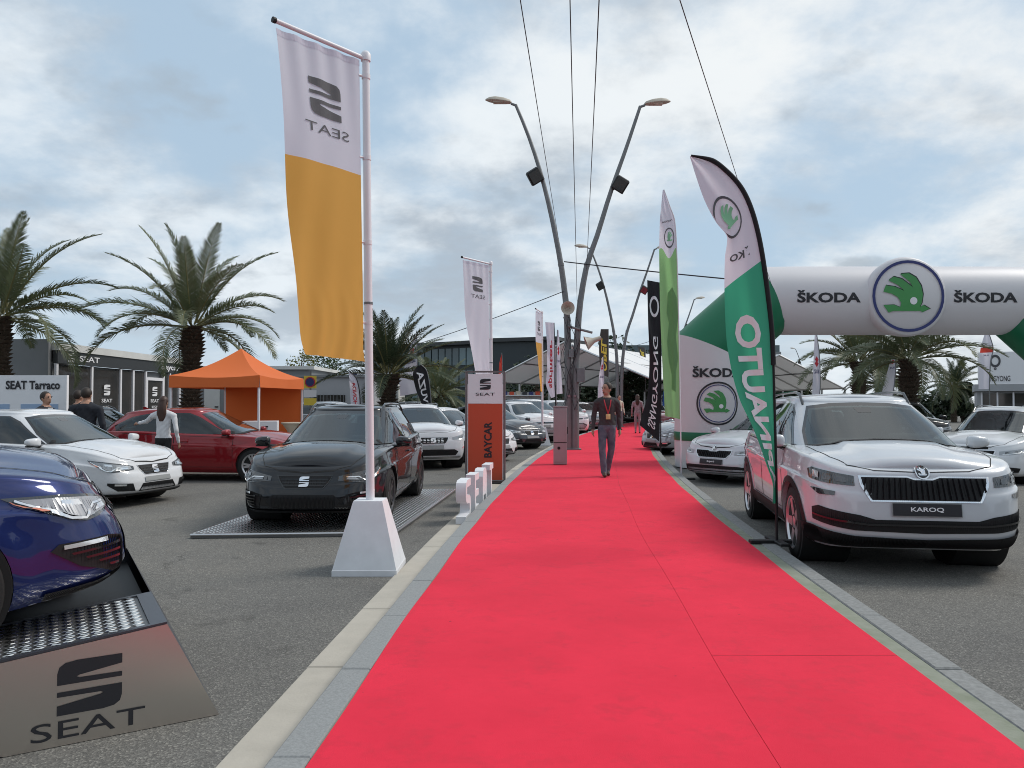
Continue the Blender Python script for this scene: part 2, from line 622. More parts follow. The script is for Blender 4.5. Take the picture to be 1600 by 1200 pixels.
def link(name, data, mats=None, parent=None, loc=None, rz=None):
    o = bpy.data.objects.new(name, data)
    COL.objects.link(o)
    if mats is not None and data is not None:
        if not isinstance(mats, (list, tuple)):
            mats = [mats]
        if len(data.materials) == 0:
            for m in mats:
                data.materials.append(M[m] if isinstance(m, str) else m)
    if parent is not None:
        o.parent = parent
    if loc is not None:
        o.location = loc
    if rz is not None:
        o.rotation_euler = (0, 0, rz)
    return o


def part(name, mb, mats, parent, smooth=None, fix=True):
    return link(name, mb.mesh(name, smooth, fix), mats, parent)


def tag(o, label, cat, group=None, kind=None):
    if label:
        o['label'] = label
    if cat:
        o['category'] = cat
    if group:
        o['group'] = group
    if kind:
        o['kind'] = kind
    return o


def thing(name, label, cat, loc=(0, 0, 0), rz=0.0, group=None):
    o = link(name, None)
    o.location = loc
    o.rotation_euler = (0, 0, rz)
    return tag(o, label, cat, group)


def struct(name, mb, mats, smooth=None):
    o = link(name, mb.mesh(name, smooth), mats)
    o['kind'] = 'structure'
    return o


# ---- lettering and emblems as flat meshes -------------------------------
_TXT = {}


def text2d(txt, bold=0.0):
    """letters as a triangulated 2-D mesh, cap height about 1, centred"""
    key = (txt, bold)
    if key in _TXT:
        return _TXT[key]
    cu = bpy.data.curves.new('lettering', 'FONT')
    cu.body = txt
    cu.size = 1.4
    cu.offset = bold
    cu.resolution_u = 3
    cu.fill_mode = 'FRONT'
    o = bpy.data.objects.new('lettering', cu)
    COL.objects.link(o)
    bpy.context.view_layer.update()
    dg = bpy.context.evaluated_depsgraph_get()
    me = o.evaluated_get(dg).to_mesh()
    vs = np.array([v.co[:2] for v in me.vertices]) if len(me.vertices) else np.zeros((0, 2))
    fs = [tuple(p.vertices) for p in me.polygons]
    o.evaluated_get(dg).to_mesh_clear()
    bpy.data.objects.remove(o)
    bpy.data.curves.remove(cu)
    if len(vs):
        vs = vs - np.array([(vs[:, 0].min() + vs[:, 0].max()) / 2, (vs[:, 1].min() + vs[:, 1].max()) / 2])
    _TXT[key] = (vs, fs)
    return _TXT[key]


def fit2d(shape, w=None, h=None):
    vs, fs = shape
    sz = vs.max(0) - vs.min(0)
    k = np.array([w / sz[0] if w else h / sz[1], h / sz[1] if h else w / sz[0]])
    return vs * k, fs


def refine(shape, maxlen):
    vs, fs = shape
    bm = bmesh.new()
    bv = [bm.verts.new((x, y, 0)) for x, y in vs]
    for f in fs:
        try:
            bm.faces.new([bv[i] for i in f])
        except ValueError:
            pass
    bmesh.ops.triangulate(bm, faces=bm.faces)
    for _ in range(4):
        es = [e for e in bm.edges if e.calc_length() > maxlen]
        if not es:
            break
        bmesh.ops.subdivide_edges(bm, edges=es, cuts=1)
        bmesh.ops.triangulate(bm, faces=bm.faces)
    bm.verts.index_update()
    out = np.array([v.co[:2] for v in bm.verts]), [tuple(v.index for v in f.verts) for f in bm.faces]
    bm.free()
    return out


def poly2d(poly, holes=()):
    pts = [Vector(p) for p in poly]
    edges = [(i, (i + 1) % len(poly)) for i in range(len(poly))]
    for h in holes:
        o = len(pts)
        pts += [Vector(p) for p in h]
        edges += [(o + i, o + (i + 1) % len(h)) for i in range(len(h))]
    r = delaunay_2d_cdt(pts, edges, [], 5 if holes else 1, 1e-6)
    out = np.array([p[:] for p in r[0]]), [tuple(f) for f in r[2]]
    return refine(out, 99) if holes else out


def circ(cx, cy, r, n=24, ry=None):
    return [(cx + r * math.cos(2 * math.pi * k / n), cy + (ry or r) * math.sin(2 * math.pi * k / n)) for k in range(n)]


def merge2d(*shapes):
    vs, fs, o = [], [], 0
    for a, b in shapes:
        vs.append(a)
        fs += [tuple(i + o for i in q) for q in b]
        o += len(a)
    return np.concatenate(vs), fs


def ring2d(r0, r1, n=32, asp=1.0):
    vs = np.array([(r * math.cos(2 * math.pi * k / n) * asp, r * math.sin(2 * math.pi * k / n)) for r in (r0, r1) for k in range(n)])
    return vs, [(k, (k + 1) % n, n + (k + 1) % n, n + k) for k in range(n)]


_half = [(1, 1), (0.30, 1), (0.12, .97), (0.03, .90), (0, .78), (0, .565), (1, .565), (1, .655), (.34, .665), (.29, .69), (.34, .715), (1, .82)]
_a = poly2d(_half)
_b = poly2d([(1 - x, 1 - y) for x, y in _half])
S_LOGO = merge2d(_a, _b)
S_LOGO = (S_LOGO[0] - 0.5, S_LOGO[1])
_bird = [(995, 440), (935, 467), (935, 456), (740, 456), (705, 467), (670, 415), (740, 411), (785, 430), (792, 400), (770, 360), (730, 335), (670, 320), (688, 275), (750, 285), (815, 315),
         (775, 275), (708, 240), (743, 214), (800, 230), (875, 290), (855, 250), (788, 195), (850, 190), (900, 220), (935, 280), (946, 340), (937, 400), (922, 428), (950, 414)]
_bp = [((x - 848) / 215, (350 - y) / 215) for x, y in _bird][::-1]
_eye = [((x - 848) / 215, (350 - y) / 215) for x, y in circ(880, 386, 26, 14)]
BIRD = poly2d(_bp, [_eye])


def decal(name, shape, fn, mats, parent, maxlen=None):
    """flat lettering laid on a surface: fn(a, b) -> point"""
    if maxlen:
        shape = refine(shape, maxlen)
    mb = MB()
    mb.add([fn(a, b) for a, b in shape[0]], shape[1])
    return part(name, mb, mats, parent, fix=False)


def solid2d(shape, fn, d0, d1):
    """extruded lettering: fn(a, b, depth)"""
    vs, fs = shape
    bm = bmesh.new()
    bv = [bm.verts.new((x, y, 0)) for x, y in vs]
    for f in fs:
        try:
            bm.faces.new([bv[i] for i in f])
        except ValueError:
            pass
    bmesh.ops.remove_doubles(bm, verts=bm.verts, dist=1e-5)
    mb = MB()
    bm.verts.index_update()
    n = len(bm.verts)
    vv = [v.co[:2] for v in bm.verts]
    fs = [tuple(v.index for v in f.verts) for f in bm.faces]
    bd = [(e.verts[0].index, e.verts[1].index) for e in bm.edges if len(e.link_faces) == 1]
    bm.free()
    mb.add([fn(a, b, d0) for a, b in vv] + [fn(a, b, d1) for a, b in vv],
           [tuple(reversed(f)) for f in fs] + [tuple(i + n for i in f) for f in fs] + [(a, b, b + n, a + n) for a, b in bd])
    return mb

# ================================================================== cars
def curve(pts):
    """monotone cubic through (x, value)"""
    p = sorted(pts)
    x = np.array([a for a, _ in p], float)
    y = np.array([b for _, b in p], float)
    h = np.diff(x)
    d = np.diff(y) / h
    m = np.zeros(len(x))
    m[0], m[-1] = d[0], d[-1]
    for i in range(1, len(x) - 1):
        if d[i - 1] * d[i] > 0:
            w1, w2 = 2 * h[i] + h[i - 1], h[i] + 2 * h[i - 1]
            m[i] = (w1 + w2) / (w1 / d[i - 1] + w2 / d[i])

    def f(q):
        q = np.clip(np.asarray(q, float), x[0], x[-1])
        i = np.clip(np.searchsorted(x, q) - 1, 0, len(h) - 1)
        t = (q - x[i]) / h[i]
        return ((2 * t**3 - 3 * t**2 + 1) * y[i] + (t**3 - 2 * t**2 + t) * h[i] * m[i]
                + (-2 * t**3 + 3 * t**2) * y[i + 1] + (t**3 - t**2) * h[i] * m[i + 1])
    return f


def outline(al, xm, af, ar, W, nf, nr):
    c, s = np.cos(al), np.sin(al)
    n = np.where(c >= 0, nf, nr)
    r = (np.abs(c)**n + np.abs(s)**n)**(-1.0 / n)
    return xm + np.where(c >= 0, af, ar) * r * c, W * r * s


def columns(xm, af, ar, W, nf, nr, N):
    al = np.linspace(0, math.pi, 4000)
    x, y = outline(al, xm, af, ar, W, nf, nr)
    L = np.concatenate([[0], np.cumsum(np.hypot(np.diff(x), np.diff(y)))])
    a = np.interp(np.linspace(0, L[-1], N + 1), L, al)
    a[0], a[-1] = 0, math.pi
    return a


def shell_to_bm(rows):
    """rows: list of (x, y, z) arrays from one side; mirrored and welded"""
    J, N = len(rows), len(rows[0][0])
    vs, fs = [], []
    for sg in (1, -1):
        o = len(vs)
        for x, y, z in rows:
            vs += [(float(a), float(b) * sg, float(c)) for a, b, c in zip(x, y, z)]
        for j in range(J - 1):
            for i in range(N - 1):
                q = (o + j * N + i, o + j * N + i + 1, o + (j + 1) * N + i + 1, o + (j + 1) * N + i)
                fs.append(q if sg > 0 else q[::-1])
    bm = bmesh.new()
    bv = [bm.verts.new(v) for v in vs]
    for f in fs:
        bm.faces.new([bv[i] for i in f])
    bmesh.ops.remove_doubles(bm, verts=bm.verts, dist=2e-5)
    bmesh.ops.dissolve_degenerate(bm, edges=bm.edges, dist=1e-6)
    bmesh.ops.recalc_face_normals(bm, faces=bm.faces)
    return bm


def lower_body(P):
    FO, WB, RO, W = P['FO'], P['WB'], P['RO'], P['W']
    xf, xr, xm = FO, -(WB + RO), -WB * 0.5
    af, ar = xf - xm, xm - xr
    al = columns(xm, af, ar, W, P['nf'], P['nr'], 120)
    zsh, z0 = curve(P['zsh']), curve(P['z0'])
    dw, dxf, dxr = (curve([(r[0], r[k]) for r in P['rows']]) for k in (1, 2, 3))
    crown = curve(P['crown'])
    rows = []

    def deco(x, y, z):
        for xw in (0.0, -WB):
            d = np.hypot(x - xw, z - P['Rw'])
            f = np.clip((P['Ra'] + 0.13 - d) / 0.13, 0, 1)
            y = y + np.where(y > 0.5, P['flare'] * f * f * (3 - 2 * f), 0)
        return x, y, z
    x, y = outline(al, xm, af - float(dxf(0)), ar - float(dxr(0)), W - float(dw(0)), P['nf'], P['nr'])
    z = z0(x)
    for r in (1.0, 0.6, 0.2):
        rows.append((x, y * (1 - r), z))
    for s in np.unique(np.concatenate([np.linspace(0, 1, 34), [.74, .755, .77, .785, .80]])):
        x, y = outline(al, xm, af - float(dxf(s)), ar - float(dxr(s)), W - float(dw(s)), P['nf'], P['nr'])
        z = z0(x) * (1 - s) + zsh(x) * s
        rows.append(deco(x, y, z))
    Rr = P.get('Rsh', 0.05)
    for a in np.linspace(0, math.pi / 2, 6)[1:]:
        ins, up = Rr * (1 - math.cos(a)), Rr * 0.8 * math.sin(a)
        x, y = outline(al, xm, af - float(dxf(1)) - ins * 1.6, ar - float(dxr(1)) - ins, W - float(dw(1)) - ins, P['nf'], P['nr'])
        rows.append((x, y, zsh(x) + up))
    xe, ye, ze = rows[-1]
    for r in (0.06, 0.13, 0.2, 0.27, 0.34, 0.42, 0.5, 0.6, 0.7, 0.8, 0.9, 1.0):
        yy = ye * (1 - r)
        hood = np.clip((xe + 0.4) / 0.3, 0, 1) * np.clip((FO - 0.08 - xe) / 0.55, 0, 1)
        yc = P['ridge'][0] - 0.12 * np.clip((xe) / FO, 0, 1)
        ridge = P['ridge'][1] * hood / (1 + np.exp((yy - yc) / 0.012))
        rows.append((xe, yy, ze + crown(xe) * np.clip(ye / .6, 0, 1)**1.5 * (1 - (1 - r)**2) + ridge * np.clip(ye / .6, 0, 1)))
    return shell_to_bm(rows)


def greenhouse(P):
    zsh, zr = curve(P['zsh']), curve(P['zr'])
    xw, xb, wg = curve(P['xw']), curve(P['xb']), curve(P['wg'])
    xm = P['gxm']
    al = columns(xm, float(xw(0.4)) - xm, xm - float(xb(0.4)), float(wg(0.4)), P['gnf'], P['gnr'], 132)
    rows = []
    for g in np.linspace(0, 1, 24):
        x, y = outline(al, xm, float(xw(g)) - xm, xm - float(xb(g)), float(wg(g)), P['gnf'], P['gnr'])
        rows.append((x, y, (zsh(x) - 0.01) * (1 - g) + zr(x) * g))
    Rr = 0.055
    for a in np.linspace(0, math.pi / 2, 6)[1:]:
        ins, up = Rr * (1 - math.cos(a)), Rr * 0.75 * math.sin(a)
        x, y = outline(al, xm, float(xw(1)) - xm - ins * 2.4, xm - float(xb(1)) - ins, float(wg(1)) - ins, P['gnf'], P['gnr'])
        rows.append((x, y, zr(x) + up))
    xe, ye, ze = rows[-1]
    for r in (0.1, 0.22, 0.36, 0.5, 0.66, 0.83, 1.0):
        rows.append((xe, ye * (1 - r), ze + P['rcrown'] * np.clip(ye / .45, 0, 1)**1.5 * (1 - (1 - r)**2)))
    x, y, z = rows[0]
    rows = [(x, y * k, z) for k in (0.0, 0.5)] + rows
    return shell_to_bm(rows)


def boolean_cut(bm, cutter):
    me = bpy.data.meshes.new('tmp')
    bm.to_mesh(me)
    a = bpy.data.objects.new('tmp', me)
    b = bpy.data.objects.new('tmpc', cutter)
    COL.objects.link(a)
    COL.objects.link(b)
    md = a.modifiers.new('b', 'BOOLEAN')
    md.operation = 'DIFFERENCE'
    md.solver = 'EXACT'
    md.object = b
    bpy.context.view_layer.update()
    dg = bpy.context.evaluated_depsgraph_get()
    out = bpy.data.meshes.new_from_object(a.evaluated_get(dg))
    bpy.data.objects.remove(a)
    bpy.data.objects.remove(b)
    return out


def inside(poly, p):
    x, y = p
    r = False
    n = len(poly)
    for i in range(n):
        x0, y0 = poly[i]
        x1, y1 = poly[(i + 1) % n]
        if (y0 > y) != (y1 > y) and x < (x1 - x0) * (y - y0) / (y1 - y0) + x0:
            r = not r
    return r


class Car:
    def __init__(s, P):
        s.P = P
        s.parts = []
        low = lower_body(P)
        gh = greenhouse(P)
        s.zsh, s.zr, s.wg = curve(P['zsh']), curve(P['zr']), curve(P['wg'])
        s.xw, s.xb = curve(P['xw']), curve(P['xb'])
        s.bl = BVHTree.FromBMesh(low)
        s.bg = BVHTree.FromBMesh(gh)
        cut = MB()
        for xw in (0, -P['WB']):
            cut.lathe([(P['Ra'], -1.5), (P['Ra'], 1.5)], 40, Matrix.Translation((xw, 0, P['Rw'] + P.get('lift', 0.01))) @ Matrix.Rotation(R(90), 4, 'X'))
        lm = boolean_cut(low, cut.mesh('cut'))
        smooth_mesh(lm, 30)
        bm = bmesh.new()
        bm.from_mesh(lm)
        s.open_windows(gh)
        gm = bpy.data.meshes.new('g')
        gh.to_mesh(gm)
        smooth_mesh(gm, 40)
        bm.from_mesh(gm)
        me = bpy.data.meshes.new('car_body')
        bm.to_mesh(me)
        smooth_mesh(me, 32)
        me.materials.clear()
        bm.free()
        low.free()
        gh.free()
        s.body = s.add('body', me, 'PAINT')
        ln = MB()
        for xw in (0, -P['WB']):
            for sg in (1, -1):
                m4 = Matrix.Translation((xw, 0, P['Rw'] + P.get('lift', 0.01))) @ Matrix.Rotation(R(90), 4, 'X')
                ln.lathe([(P['Ra'] - 0.004, sg * (P['W'] - 0.035)), (P['Ra'] - 0.004, sg * 0.45), (0.0, sg * 0.45)], 36, m4)
        ln.box((-P['WB'] / 2, 0, 0.24), (P['WB'] - 2 * P['Ra'], 1.2, 0.12))
        s.add('wheel_arch_liner', ln.mesh('wheel_arch_liner', 40), 'liner', s.body)

    WS = [(0.90, 0.45), (0.5, 0.985), (0, 1.0), (0.5, 0.03), (0, 0.015)]

    def ws_poly(s):
        k0, k1 = s.P.get('wsk', (0.88, 0.86))
        return [(-k0, 0.07), (-0.5, 0.03), (0, 0.015), (0.5, 0.03), (k0, 0.07), (0.90, 0.45), (k1, 0.93), (0.5, 0.985), (0, 1.0), (-0.5, 0.985), (-k1, 0.93), (-0.90, 0.45)]

    RW = [(-.8, .18), (.8, .18), (.78, .6), (.7, .9), (-.7, .9), (-.78, .6)]

    def open_windows(s, gh):
        """take the sheet metal out of the window openings"""
        gs = np.linspace(0, 1, 200)
        zw = (s.zsh(s.xw(gs)) - .01) * (1 - gs) + s.zr(s.xw(gs)) * gs
        zb = (s.zsh(s.xb(gs)) - .01) * (1 - gs) + s.zr(s.xb(gs)) * gs
        wp = [(a * .965, 0.075 + (g - 0.05) * 0.90) for a, g in s.ws_poly()]
        kill = []
        gh.normal_update()
        for f in gh.faces:
            c = f.calc_center_median()
            n = f.normal
            if c.z < float(s.zsh(c.x)) - .005:
                continue
            hit = False
            if n.x > .2 and c.x > s.P['gxm']:
                g = float(np.interp(c.z, zw, gs))
                hit = inside(wp, (c.y / float(s.wg(g)), g))
            if not hit and n.x < -.2 and c.x < s.P['gxm']:
                g = float(np.interp(c.z, zb, gs))
                hit = inside(s.RW, (c.y / float(s.wg(g)), g))
            if not hit and abs(n.y) > .45:
                g = (c.z - float(s.zsh(c.x)) + .01) / (float(s.zr(c.x)) - float(s.zsh(c.x)) + .01)
                hit = any(inside(p, (c.x, g)) for p in s.P['panes'])
            if hit:
                kill.append(f)
        bmesh.ops.delete(gh, geom=kill, context='FACES')

    def cabin(s):
        P = s.P
        x0, x1 = float(s.xw(0)) - .10, float(s.xb(0)) + .12
        w = float(s.wg(0)) * .95
        s.mpatch('cabin_floor', 'cabin dark', 'deck', [(x0 - .10, -w * .8), (x0, -w * .3), (x0, w * .3), (x0 - .10, w * .8), (x0 - .5, w), (x1 + .3, w), (x1, w * .8), (x1, -w * .8), (x1 + .3, -w), (x0 - .5, -w)], .006, .10)
        bz = lambda x: float(s.zsh(x)) + .06
        for y in (-.36, .36):
            m = MB().bbox((-1.42, y, bz(-1.4) + .10), (.16, .46, .30), .06)
            m.bbox((-1.46, y, bz(-1.4) + .33), (.10, .26, .17), .045)
            m.tube([(-1.44, y - .06, bz(-1.4) + .2), (-1.45, y - .06, bz(-1.4) + .3)], .01, 5).tube([(-1.44, y + .06, bz(-1.4) + .2), (-1.45, y + .06, bz(-1.4) + .3)], .01, 5)
            s.add('front_seat', m.mesh('front_seat', 50), 'seat cloth', s.body)
        m = MB().bbox((-2.42, 0, bz(-2.4) + .04), (.16, 1.25, .22), .05)
        for y in (-.38, 0, .38):
            m.bbox((-2.46, y, bz(-2.4) + .20), (.09, .24, .13), .04)
        s.add('rear_bench', m.mesh('rear_bench', 50), 'seat cloth', s.body)
        dz = bz(x0 - .45)
        m = MB().bbox((x0 - .48, 0, dz - .01), (.42, 1.34, .11), .05).bbox((x0 - .58, .36, dz + .06), (.22, .36, .07), .03)
        s.add('dashboard', m.mesh('dashboard', 50), 'cabin dark', s.body)
        m4 = Matrix.Translation((x0 - .80, .36, dz + .03)) @ Matrix.Rotation(R(68), 4, 'Y')
        ring = [m4 @ Vector((.18 * math.cos(a), .18 * math.sin(a), 0)) for a in np.linspace(0, 2 * math.pi, 25)]
        m = MB().tube(ring, .015, 6).tube([m4 @ Vector((0, -.17, 0)), m4 @ Vector((0, .17, 0))], .022, 6)
        s.add('steering_wheel', m.mesh('steering_wheel', 60), 'black plastic', s.body)

    def add(s, name, me, mt, parent=None, loc=None, label=None):
        s.parts.append([name, me, mt, parent, loc, label])
        return len(s.parts) - 1

    # ---- projections
    def hit(s, o, d, tree=None):
        best = None
        for t in ((s.bl, s.bg) if tree is None else (tree,)):
            h = t.ray_cast(Vector(o), Vector(d))
            if h[0] is not None and (best is None or h[3] < best[3]):
                best = h
        return best

    def proj(s, kind, sg=1):
        P = s.P
        xa = P['FO'] - 1.0

        def cyl(p):
            t, z = R(p[0]), p[1]
            return (xa + 4 * math.cos(t), 4 * math.sin(t), z), (-math.cos(t), -math.sin(t), 0), s.bl
        xr = -(P['WB'] + P['RO']) + 1.0

        def cylr(p):
            t, z = R(p[0]), p[1]
            return (xr - 4 * math.cos(t), 4 * math.sin(t), z), (math.cos(t), -math.sin(t), 0), s.bl

        def side(p):
            return (p[0], 3 * sg, p[1]), (0, -sg, 0), s.bl

        def dlo(p):          # (x, g) on the glasshouse side
            x, g = p
            return (x, 3 * sg, float(s.zsh(x) - 0.01) * (1 - g) + float(s.zr(x)) * g), (0, -sg, 0), s.bg

        def ws(p):           # (k, g) windscreen
            k, g = p
            x = float(s.xw(g))
            return (4, k * float(s.wg(g)), float(s.zsh(x) - 0.01) * (1 - g) + float(s.zr(x)) * g), (-1, 0, 0), s.bg

        def rw(p):
            k, g = p
            x = float(s.xb(g))
            return (-8, k * float(s.wg(g)), float(s.zsh(x) - 0.01) * (1 - g) + float(s.zr(x)) * g), (1, 0, 0), s.bg

        def top(p):
            return (p[0], p[1], 4), (0, 0, -1), None

        def deck(p):
            return (p[0], p[1], 4), (0, 0, -1), s.bl

        def front(p):
            return (4, p[0], p[1]), (-1, 0, 0), s.bl
        return dict(cyl=cyl, cylr=cylr, side=side, dlo=dlo, ws=ws, rw=rw, top=top, deck=deck, front=front)[kind]

    def pt(s, fn, p, off):
        o, d, t = fn(p)
        h = s.hit(o, d, t)
        if h is None:
            t = t or s.bl
            q = Vector(o) + Vector(d) * 3.2
            n = t.find_nearest(q)
            return n[0] + n[1] * off
        nrm = h[1]
        if nrm.dot(Vector(d)) > 0:
            nrm = -nrm
        return h[0] + nrm * off

    def patch(s, kind, poly, off, sp, sg=1, aspect=1.0, holes=()):
        """polygon cut out of the body surface, raised by off"""
        fn = s.proj(kind, sg)
        spx = sp * aspect

        def resample(pl):
            b = []
            for i, p in enumerate(pl):
                q = pl[(i + 1) % len(pl)]
                n = max(1, int(math.ceil(max(abs(q[0] - p[0]) / spx, abs(q[1] - p[1]) / sp))))
                b += [(p[0] + (q[0] - p[0]) * k / n, p[1] + (q[1] - p[1]) * k / n) for k in range(n)]
            return b
        b = resample(poly)
        pts = [Vector(p) for p in b]
        edges = [(i, (i + 1) % len(b)) for i in range(len(b))]
        xs, ys = [p[0] for p in poly], [p[1] for p in poly]
        nx, ny = int((max(xs) - min(xs)) / spx), int((max(ys) - min(ys)) / sp)
        for i in range(1, nx + 1):
            for j in range(1, ny + 1):
                q = (min(xs) + (max(xs) - min(xs)) * i / (nx + 1), min(ys) + (max(ys) - min(ys)) * j / (ny + 1))
                if inside(poly, q):
                    pts.append(Vector(q))
        for h in holes:
            hb = resample(h)
            o = len(pts)
            pts += [Vector(p) for p in hb]
            edges += [(o + i, o + (i + 1) % len(hb)) for i in range(len(hb))]
        r = delaunay_2d_cdt(pts, edges, [], 1, 1e-6)
        if holes:
            keep = []
            for f in r[2]:
                q = (sum(r[0][i][0] for i in f) / len(f), sum(r[0][i][1] for i in f) / len(f))
                if not any(inside(h, q) for h in holes):
                    keep.append(f)
            mb = MB()
            mb.add([s.pt(fn, p, off) for p in r[0]], [tuple(f) for f in keep])
            return mb
        mb = MB()
        mb.add([s.pt(fn, p, off) for p in r[0]], [tuple(f) for f in r[2]])
        return mb

    def ribbon(s, kind, line, width, off, sg=1, closed=False, sp=0.05, wa=1.0):
        fn = s.proj(kind, sg)
        pl = []
        L = list(line) + ([line[0]] if closed else [])
        for i in range(len(L) - 1):
            p, q = L[i], L[i + 1]
            n = max(1, int(math.hypot((q[0] - p[0]) / wa, q[1] - p[1]) / sp))
            pl += [(p[0] + (q[0] - p[0]) * k / n, p[1] + (q[1] - p[1]) * k / n) for k in range(n)]
        pl.append(L[-1])
        vs, fs = [], []
        for i, p in enumerate(pl):
            a, b = pl[max(i - 1, 0)], pl[min(i + 1, len(pl) - 1)]
            dx, dy = (b[0] - a[0]) / wa, b[1] - a[1]
            l = math.hypot(dx, dy) or 1
            nx, ny = -dy / l * width / 2, dx / l * width / 2
            vs += [s.pt(fn, (p[0] + nx * wa, p[1] + ny), off), s.pt(fn, (p[0] - nx * wa, p[1] - ny), off)]
        for i in range(len(pl) - 1):
            fs.append((2 * i, 2 * i + 1, 2 * i + 3, 2 * i + 2))
        return MB().add(vs, fs)

    def mpatch(s, name, mt, kind, poly, off=0.004, sp=0.04, parent=None, sg=1, aspect=1.0, label=None):
        return s.add(name, s.patch(kind, poly, off, sp, sg, aspect).mesh(name, 40), mt, s.body if parent is None else parent, None, label)

    def cpatch(s, name, mt, poly, off=0.004, sp=0.015, parent=None, both=False):
        """patch on the nose in (degrees, height); both = mirrored twin too"""
        ids = []
        for sg in ((1, -1) if both else (1,)):
            pl = [(a * sg, z) for a, z in poly]
            p = parent[0 if sg > 0 else 1] if isinstance(parent, (list, tuple)) else parent
            ids.append(s.mpatch(name, mt, 'cyl', pl, off, sp, p, 1, 60.0))
        return ids if both else ids[0]

    def front_decal(s, name, shape, mt, y, z, w, h, off, parent, maxlen=0.05):
        sh = refine(fit2d(shape, w, h), maxlen)
        fn = s.proj('front')
        mb = MB()
        mb.add([s.pt(fn, (y + a, z + b), off) for a, b in sh[0]], sh[1])   # seen from the front: +y is on the viewer's right
        return s.add(name, mb.mesh(name, None, False), mt, parent)

    def common(s):
        P = s.P
        WB = P['WB']
        # glass
        def shrink(pl, k):
            cx, cy = sum(p[0] for p in pl) / len(pl), sum(p[1] for p in pl) / len(pl)
            return [(cx + (a - cx) * k, cy + (b - cy) * k) for a, b in pl]
        s.cabin()
        wsp = s.ws_poly()
        wgl = [(a * 0.965, 0.075 + (g - 0.05) * 0.90) for a, g in wsp]
        w = s.add('windscreen', s.patch('ws', wsp, 0.003, 0.05, holes=[shrink(wgl, .945)]).mesh('windscreen', 60), 'black gloss', s.body)
        s.add('windscreen_glass', s.patch('ws', wgl, 0.006, 0.07).mesh('windscreen_glass', 60), 'windscreen', w)
        mir = MB()
        mir.add([s.pt(s.proj('ws'), (a, g), 0.007) for a, g in ((-.14, .90), (.14, .90), (.10, .80), (-.10, .80))], [(0, 1, 2, 3)])
        s.add('mirror_mount', mir.mesh('mirror_mount'), 'black gloss', w)
        wp = MB()
        for y0, y1, g1 in ((-0.7, -0.05, 0.10), (0.0, 0.66, 0.12)):
            a = [s.pt(s.proj('ws'), (y0 + (y1 - y0) * t, 0.045 + (g1 - 0.03) * t * (1 - 0.5 * t)), 0.02) for t in (0, .25, .5, .75, 1)]
            wp.tube(a, 0.009, 5)
        s.add('wiper', wp.mesh('wiper', 40), 'black plastic', w)
        rwn = s.add('rear_window', s.patch('rw', shrink(s.RW, 1.06), .003, .06, holes=[shrink(s.RW, .92)]).mesh('rear_window', 60), 'black gloss', s.body)
        s.mpatch('rear_window_glass', 'car glass', 'rw', s.RW, 0.006, 0.12, rwn)
        for sg in (1, -1):
            s.add('window_surround', s.patch('dlo', P['dlo'], 0.003, 0.05, sg, holes=[shrink(p, .90) for p in P['panes']]).mesh('window_surround', 60), 'black gloss', s.body)
            for pl in P['panes']:
                s.mpatch('side_window', 'car glass', 'dlo', pl, 0.006, 0.1, None, sg)
            if P.get('chrome_line'):
                pl = P['dlo']
                lo = [q for q in pl if q[1] < 0.15]
                s.add('belt_trim', s.ribbon('dlo', sorted(lo), 0.02, 0.008, sg).mesh('belt_trim'), 'silver trim', s.body)
            # doors
            for k, (x0, x1, x1b) in enumerate(P['doors']):
                zt = [float(s.zsh(x)) - 0.015 for x in (x0, x1)]
                zb = P['sillz']
                poly = [(x0, zb), (x0, zt[0]), ((x0 + x1) / 2, (zt[0] + zt[1]) / 2 + 0.004), (x1, zt[1]), (x1, zb + 0.42), (x1b, zb + 0.2), (x1b, zb)]
                d = s.mpatch('door', 'PAINT', 'side', poly, 0.0015, 0.07, None, sg)
                s.add('door_gap', s.ribbon('side', poly, 0.007, 0.003, sg, True).mesh('door_gap'), 'joint dark', d)
                h0 = s.pt(s.proj('side', sg), (x1 + 0.10, zt[1] - P.get('hdz', 0.11)), 0.022)
                h1 = s.pt(s.proj('side', sg), (x1 + 0.28, zt[1] - P.get('hdz', 0.11)), 0.022)
                s.add('door_handle', MB().tube([h0 + Vector((0, -sg * .02, 0)), h0, h1, h1 + Vector((0, -sg * .02, 0))], 0.014, 6).mesh('door_handle', 50), 'PAINT', d)
            # mirrors
            mx, mz = P['mirror']
            my = P['W'] + 0.06
            mm = MB()
            mm.ellipsoid((0, 0, 0), (1, 1, 1), 18, 12)
            v = []
            for a, b, c in mm.v:
                a, b, c = (math.copysign(abs(q) ** 0.62, q) * k for q, k in ((a, .068), (b, .105), (c, .062)))
                c *= 1 - .22 * (b * sg / .115)
                if a < -0.03:
                    a = -0.03 + (a + 0.03) * 0.2
                v.append((a + mx + 0.05 - (b * sg if sg * b > 0 else 0) * 0.25, sg * my + b, mz + c * (1.0 if c > 0 else 0.9)))
            mm.v = v
            mi = s.add('mirror', mm.mesh('mirror', 60), P.get('mirror_mat', 'PAINT'), s.body)
            lo = MB().box((mx + .035, sg * my, mz - .058), (.09, .16, .022))
            s.add('mirror_base', lo.mesh('mirror_base'), 'black plastic', mi)
            st = MB().tube([(mx + 0.02, sg * (P['W'] - 0.11), mz - 0.07), (mx + 0.04, sg * (my - 0.03), mz - 0.055)], [0.035, 0.03], 8, flat=0.6)
            s.add('mirror_foot', st.mesh('mirror_foot', 50), 'black plastic', mi)
        # bonnet gap
        bl = P['bonnet']
        s.add('bonnet_gap', s.ribbon('top', bl, 0.008, 0.0025, 1).mesh('bonnet_gap'), 'joint dark', s.body)
        # rear lamps
        zl = P.get('tailz', 0.80)
